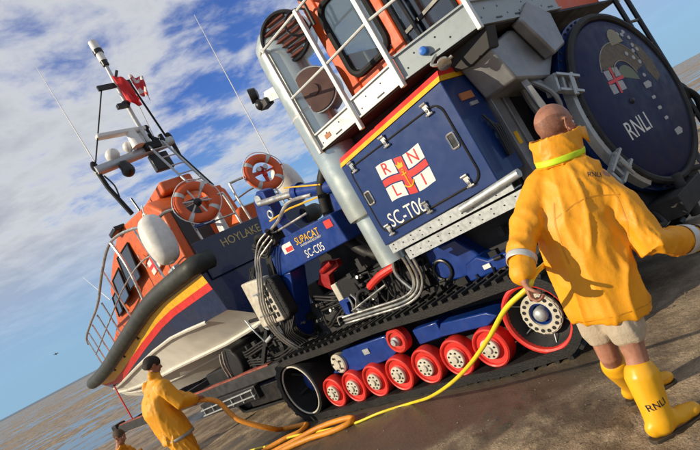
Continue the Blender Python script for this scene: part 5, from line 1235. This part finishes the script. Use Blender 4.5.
m = MB(); c0 = V((1.27, 3.02, 1.50)); m.add([c0+V((-.01, 0, .055)), c0+V((.035, -.01, -.045)), c0+V((.055, .02, .0)), c0+V((.075, .05, .04))], [(0, 1, 2, 3)]); o = m.build('collar_flap', jack, jk); md = o.modifiers.new('thick', 'SOLIDIFY'); md.thickness = .008
# cuff bands on the stretched arm, tab and marks
def sleeve_band(a, b, r0, r1, mm, name):
    m = MB(); d = (b-a).normalized(); e = d.cross(V((0, 0, 1))).normalized(); f_ = d.cross(e); rings = []
    for k in range(5):
        t = k/4; rings.append(ell(lerp(a, b, t), e*lerp(r0, r1, t), f_*lerp(r0, r1, t), 28))
    m.loft(rings, cap=False); o = m.build(name, mm, jk, smooth=80); md = o.modifiers.new('thick', 'SOLIDIFY'); md.thickness = .005
    return o
fa = lambda t: lerp(ER, WR, t)
sleeve_band(fa(.56), fa(.70), .079, .076, reflect, 'reflective_band'); sleeve_band(fa(.78), fa(.84), .076, .074, blackp, 'cuff_strap')
sleeve_band(lerp(EL, WL, .62), lerp(EL, WL, .80), .078, .074, reflect, 'reflective_band')
vd = V((.1, .95, -.25))
tm = text_mb('RNLI', .036, (1.165, 2.78, 1.325), (1, -.15, -.5), (.4, .2, .85), .002); conform(tm, jk, (0, 1, -.1), .002); tm.build('lettering', navycloth, jk)
# seams laid on the cloth
def seam(pts, w_, name, mm, target, d, off=.0025, n_=6):
    P = sm(pts, n_); m = MB(); d = V(d).normalized(); vs_ = []
    for i, q in enumerate(P):
        t_ = (P[min(i+1, len(P)-1)]-P[max(i-1, 0)]).normalized(); s_ = t_.cross(d).normalized(); vs_ += [q+s_*w_/2, q-s_*w_/2]
    m.add(vs_, [(2*i, 2*i+1, 2*i+3, 2*i+2) for i in range(len(P)-1)]); conform(m, target, d, off)
    o = m.build(name, mm, BASE and target, smooth=80); return o
seam_m = mat('oilskin_seam', (.64, .26, .006), .6)
seam([(.90, 2.6, 1.285), (1.02, 2.6, 1.30), (1.12, 2.6, 1.285), (1.22, 2.6, 1.235)], .007, 'back_seam', seam_m, jk, vd, .0015)
seam([(1.15, 2.6, 1.39), (1.20, 2.6, 1.28), (1.19, 2.6, 1.12), (1.165, 2.6, 1.03)], .007, 'sleeve_seam', seam_m, jk, vd, .0015)
seam([(.93, 2.6, 1.36), (.885, 2.6, 1.26), (.86, 2.6, 1.14), (.85, 2.6, 1.05)], .007, 'sleeve_seam', seam_m, jk, vd, .0015)
seam([(.80, 2.6, .665), (.95, 2.6, .650), (1.08, 2.6, .63), (1.17, 2.6, .615)], .006, 'hem_stitch', seam_m, jk, (0, 1, 0), .0015)
# shorts
m = MB()
m.limb([H1+V((0, .02, .02)), lerp(H1, K1, .4), lerp(H1, K1, .62)], [.112, .098, .094], 18); m.limb([H2+V((.01, -.02, .02)), lerp(H2, K2, .4), lerp(H2, K2, .60)], [.112, .098, .094], 18)
loft_body(m, [rg((.99, 3.04, .66), .14, .11), rg((.99, 3.04, .80), .16, .115), rg((1.0, 3.04, .92), .145, .10)])
organic(m, 'shorts', beige, man, .0095, 3, fold=folds(.008, 10, 2, (1, 1, .3)))
b1 = boot(man, A1, T1, lerp(A1, K1, .72)+V((-.006, 0, 0))); b2 = boot(man, A2, T2, lerp(A2, K2, .74))
tm = text_mb('RNLI', .047, (.858, 2.72, .172), (1, 0, .07), (-.02, 0, 1), .002, .98); conform(tm, b1, (0, 1, 0), .003); tm.build('lettering', navycloth, b1)
# --- the second man, by the boat, holding the thick hose
s2 = foot(-2.98, 7.0); g2 = s2.z
def p2_(x, y, z): return V((x, y, z))
h2 = V((-2.925, 7.07, 1.32)); n2_ = V((-2.965, 7.06, 1.17))
F2 = V((.70, .66, -.35)); W2, D2 = V((-.70, .71, 0)), V((.71, .70, 0))
m = MB(); P2 = head(m, h2, F2, V((.35, .1, 1)), 1.0)
SL2, SR2 = V((-3.13, 7.19, 1.09)), V((-2.86, 6.90, 1.05))
EL2, WL2 = V((-2.98, 7.34, .84)), V((-2.74, 7.22, .74)); ER2, WR2 = V((-2.76, 6.90, .79)), V((-2.66, 7.06, .73))
m.limb([n2_+V((-.02, -.01, -.05)), n2_, h2+V((-.02, 0, -.05))], [.06, .058, .056], 12)
HA, HB = V((-3.02, 6.93, .50)), V((-3.04, 7.12, .50)); KA, KB = V((-2.93, 6.90, .12)), V((-3.02, 7.15, .12)); AA, AB = V((-2.97, 6.90, g2+.09)), V((-3.10, 7.17, g2+.09))
loft_body(m, [(V((-3.03, 7.02, .45)), W2*.15, D2*.11), (V((-3.07, 7.0, .75)), W2*.14, D2*.10), (V((-3.04, 7.02, 1.0)), W2*.15, D2*.09), (V((-2.99, 7.05, 1.12)), W2*.08, D2*.06)])
for a, b, c in ((SL2, EL2, WL2), (SR2, ER2, WR2)): m.limb([a, b, c], [.052, .043, .03], 10)
for h, k, a in ((HA, KA, AA), (HB, KB, AB)): m.limb([h, k, a], [.09, .06, .045], 10); m.limb([a+V((0, 0, -.04)), a+V((.14, 0, -.05))], [.04, .03], 8)
hand(m, WL2, V((.6, -.55, -.4)), V((-.3, -.5, -.6)), V((.5, .5, .5)), .9); hand(m, WR2, V((.6, .55, -.4)), V((.2, .6, -.6)), V((.5, -.5, .5)), .9)
man2 = organic(m, 'person', skin, None, .009, 4, frame=WF, base=s2)
tag(man2, 'stooping person in orange oilskins and a dark cap holding the thick hose beside the boat', 'person')
eyes(P2, man2)
m = MB()
loft_body(m, [(V((-3.02, 7.02, .44)), W2*.235, D2*.185), (V((-3.04, 7.01, .62)), W2*.235, D2*.185), (V((-3.08, 6.99, .82)), W2*.225, D2*.175), (V((-3.06, 7.01, 1.0)), W2*.235, D2*.155+V((0, 0, .05))), (V((-3.01, 7.04, 1.12)), W2*.17, D2*.12+V((0, 0, .05))), (V((-2.97, 7.06, 1.21)), W2*.09, D2*.085+V((0, 0, .03)))])
m.limb([SL2, lerp(SL2, EL2, .5), EL2, lerp(EL2, WL2, .5), WL2], [.10, .092, .086, .074, .060], 14); m.limb([SR2, lerp(SR2, ER2, .5), ER2, lerp(ER2, WR2, .5), WR2], [.10, .092, .086, .074, .060], 14)
m.limb([n2_+V((.0, -.06, .045)), n2_+V((.0, .06, .045))], [.06, .06], 10)
f2a = folds(.011, 4.5, 6, (1, 1, .45)); f2b = folds(.002, 14, 2)
jk2 = organic(m, 'jacket', jack2, man2, .012, 3, fold=lambda p: f2a(p)+f2b(p))
m = MB(); loft_body(m, [(V((-3.03, 7.02, .42)), V((0, .215, 0)), V((.175, 0, 0))), (V((-3.04, 7.02, .58)), V((0, .2, 0)), V((.16, 0, 0)))])
for h, k, a in ((HA, KA, AA), (HB, KB, AB)): m.limb([h+V((0, 0, .02)), lerp(h, k, .5), k, lerp(k, a, .6), a+V((0, 0, .02))], [.125, .118, .105, .10, .095], 14)
tr2 = organic(m, 'trousers', jack2, man2, .012, 3, fold=folds(.016, 8, 9, (1, 1, .6)))
m = MB(); m.loft([ell(V((-3.02, 7.02, .41)), W2*.243, D2*.194, 32), ell(V((-3.02, 7.02, .45)), W2*.246, D2*.197, 32)], cap=False); o = m.build('reflective_band', wtape, jk2, smooth=80); md = o.modifiers.new('t', 'SOLIDIFY'); md.thickness = .006
m = MB(); fz, uz_ = V(F2).normalized(), V((.35, .1, 1)); uz_ = (uz_-fz*uz_.dot(fz)).normalized(); lz = uz_.cross(fz)
m.ball(h2+uz_*.045-fz*.012, (.108, .088, .082), 18, 12, (fz, lz, uz_)); m.limb([h2-fz*.075+lz*.04, h2-fz*.075-lz*.04], [.045, .045], 8)
cap2 = organic(m, 'cap', capm, man2, .008, 3)
for a in (AA, AB): boot(man2, a, foot(a.x+.21, a.y+.01), a+V((.0, 0, .22)))
# --- third one crouching further down the beach
s3 = foot(-5.15, 9.55); g3 = s3.z
h3 = V((-4.955, 9.53, .445)); F3 = V((.6, -.1, -.3))
m = MB(); P3 = head(m, h3, F3, V((.3, .05, 1)), 1.0)
c3_ = V((-5.08, 9.53, .25))
m.limb([c3_+V((.02, 0, .02)), h3+V((-.03, 0, -.06))], [.06, .055], 10)
loft_body(m, [(V((-5.24, 9.53, g3+.22)), V((0, .16, 0)), V((.13, 0, 0))), (V((-5.18, 9.53, .05)), V((0, .17, 0)), V((.12, 0, .04))), (V((-5.08, 9.53, .24)), V((0, .12, 0)), V((.09, 0, .04)))])
S3 = [(V((-5.08, 9.53+.2*s_, .19)), V((-4.96, 9.53+.25*s_, -.05)), V((-4.76, 9.53+.10*s_, -.08))) for s_ in (1, -1)]
L3 = [(V((-5.2, 9.53+.1*s_, g3+.24)), V((-4.86, 9.53+.16*s_, g3+.42)), V((-5.02, 9.53+.14*s_, g3+.09))) for s_ in (1, -1)]
for a, b, c in S3: m.limb([a, b, c], [.05, .042, .03], 10)
for a, b, c in L3: m.limb([a, b, c], [.085, .06, .045], 10); m.limb([c, c+V((.14, 0, -.05))], [.04, .03], 8)
hand(m, S3[0][2], V((.8, -.3, -.3)), V((-.2, -.6, -.5)), V((.2, 0, .9)), .7); hand(m, S3[1][2], V((.8, .3, -.3)), V((-.2, .6, -.5)), V((.2, 0, .9)), .7)
man3 = organic(m, 'person', skin, None, .011, 4, frame=WF, base=s3)
tag(man3, 'crouching person with brown hair in yellow oilskins, farthest down the beach', 'person')
eyes(P3, man3)
m = MB(); loft_body(m, [(V((-5.26, 9.53, g3+.14)), V((0, .21, 0)), V((.18, 0, 0))), (V((-5.20, 9.53, .03)), V((0, .23, 0)), V((.17, 0, .05))), (V((-5.11, 9.53, .20)), V((0, .2, 0)), V((.13, 0, .05))), (V((-5.03, 9.53, .31)), V((0, .09, 0)), V((.085, 0, .03)))])
for a, b, c in S3: m.limb([a, b, c], [.09, .08, .06], 12)
organic(m, 'jacket', jack2, man3, .013, 3, fold=folds(.016, 8, 4))
m = MB()
for a, b, c in L3: m.limb([a, b, c+V((0, 0, .03))], [.12, .10, .09], 12)
organic(m, 'trousers', jack2, man3, .013, 3, fold=folds(.014, 9, 1))
m = MB(); fz, uz_ = F3.normalized(), V((.3, .05, 1)); uz_ = (uz_-fz*uz_.dot(fz)).normalized(); lz = uz_.cross(fz)
m.ball(h3+uz_*.04-fz*.02, (.104, .086, .085), 16, 10, (fz, lz, uz_)); organic(m, 'hair', mat('brown_hair', (.09, .055, .03), .8, bump=.6, bscale=140), man3, .008, 2)
for (a, b, c) in L3: boot(man3, c, foot(c.x+.21, c.y), c+(b-c).normalized()*.2)
# --- driver in the cab
dt = TF.w((3.35, 1.25, 2.95)); X, Y_, Z = TF.x, TF.y, TF.z
D_ = lambda a, b, c: dt+X*(-a)+Y_*b+Z*c                             # a forward
m = MB(); P4 = head(m, D_(.08, 0, .80), -X, Z, 1.0)
m.limb([D_(.0, 0, .60), D_(.06, 0, .74)], [.062, .056], 10)
loft_body(m, [(D_(0, 0, .02), Y_*.17, X*.12), (D_(-.02, 0, .3), Y_*.16, X*.12), (D_(0, 0, .55), Y_*.18, X*.10), (D_(.01, 0, .62), Y_*.08, X*.07)])
AR = [(D_(0, s_*.21, .53), D_(.14, s_*.28, .28), D_(.34, s_*.14, .33)) for s_ in (1, -1)]
LG = [(D_(.02, s_*.1, .06), D_(.46, s_*.13, .10), D_(.52, s_*.13, -.30)) for s_ in (1, -1)]
for a, b, c in AR: m.limb([a, b, c], [.05, .042, .03], 10)
for a, b, c in LG: m.limb([a, b, c], [.085, .06, .045], 10)
for s_, q in zip((1, -1), AR): hand(m, q[2], -X*.8+Z*.2-Y_*.3*s_, -Y_*s_*.4-Z*.6, Z*.5-Y_*s_, .9)
man4 = organic(m, 'person', skin, None, .010, 4, frame=WF, base=D_(0, 0, .02))
tag(man4, 'driver in dark blue overalls sitting behind the cab door glass', 'person')
eyes(P4, man4)
m = MB(); loft_body(m, [(D_(0, 0, .0), Y_*.20, X*.15), (D_(-.02, 0, .3), Y_*.19, X*.145), (D_(0, 0, .55), Y_*.2, X*.12), (D_(.02, 0, .63), Y_*.09, X*.08)])
for a, b, c in AR: m.limb([a, b, lerp(b, c, .9)], [.08, .07, .055], 12)
for a, b, c in LG: m.limb([a, b, c], [.11, .09, .075], 12)
organic(m, 'overalls', navycloth, man4, .012, 3, fold=folds(.012, 9, 7))
# ------------------------------------------------------------------ hoses
def gp(x, y, h=0.): return V((x, y, ground_z(x, y)+lumps(x, y)+.006+h))
def tg(tx, ty, h=0.):
    p = TF.w((tx, ty, 0)); return gp(p.x, p.y, h)
LH = WL+V((-.025, -.06, -.085)); RH = WR+V((.14, .10, -.06))
yh = sm([RH+V((.5, .25, -.1)), RH, RH+V((-.14, .06, -.02)), V((1.28, 3.22, .86)), V((1.0, 3.28, .96)), V((.80, 3.10, .98)), LH+V((.06, .06, .02)), LH, V((.50, 2.96, .905)), V((.384, 3.215, .745)), V((.245, 3.62, .545)), V((.093, 4.22, .315)), V((-.088, 4.93, .085)), tg(1.78, -.15, .012), tg(1.40, -.24, .014), tg(1.0, -.32, .014), tg(.45, -.38, .012), tg(-.11, -.41, .012), tg(-.6, -.46, .012), tg(-1.2, -.5, .012), tg(-2.0, -.9, .012)], 9)
b0 = tg(.5, -.36)
y_ = MB().tube(yh, .0138, 10).build('hose', hose_y, None, frame=WF, base=b0, smooth=80); tag(y_, 'thin yellow hose running from the bald man\'s hands down past the track wheels', 'hose')
HH = lerp(WL2, WR2, .5)+V((.08, 0, -.06))
def pg(x, y, h):                                                   # ground point
    return gp(x, y, h)
oh = sm([HH+V((-.35, .0, .05)), HH+V((-.1, 0, .01)), HH, HH+V((.18, -.01, -.12)), V((-2.28, 7.0, .28)), V((-1.98, 7.0, .0)), tg(-.62, -.18, .045), tg(-.26, -.12, .04), tg(-.10, -.16, .038), tg(-.08, -.30, .038), tg(-.22, -.42, .04), tg(-.42, -.62, .038), tg(-.35, -.85, .04), tg(.02, -.62, .04), tg(.45, -.36, .048), tg(.82, -.255, .048), tg(.98, -.27, .04), tg(.99, -.36, .038), tg(.80, -.46, .038), tg(.45, -.56, .04), tg(.05, -.78, .038), tg(-.5, -1.3, .038), tg(-1.0, -1.7, .038)], 9)
o_ = MB().tube(oh, .031, 12).build('hose', hose_o, None, frame=WF, base=tg(-.3, -.3), smooth=80); tag(o_, 'thick orange hose held by the stooping person and looped on the sand', 'hose')
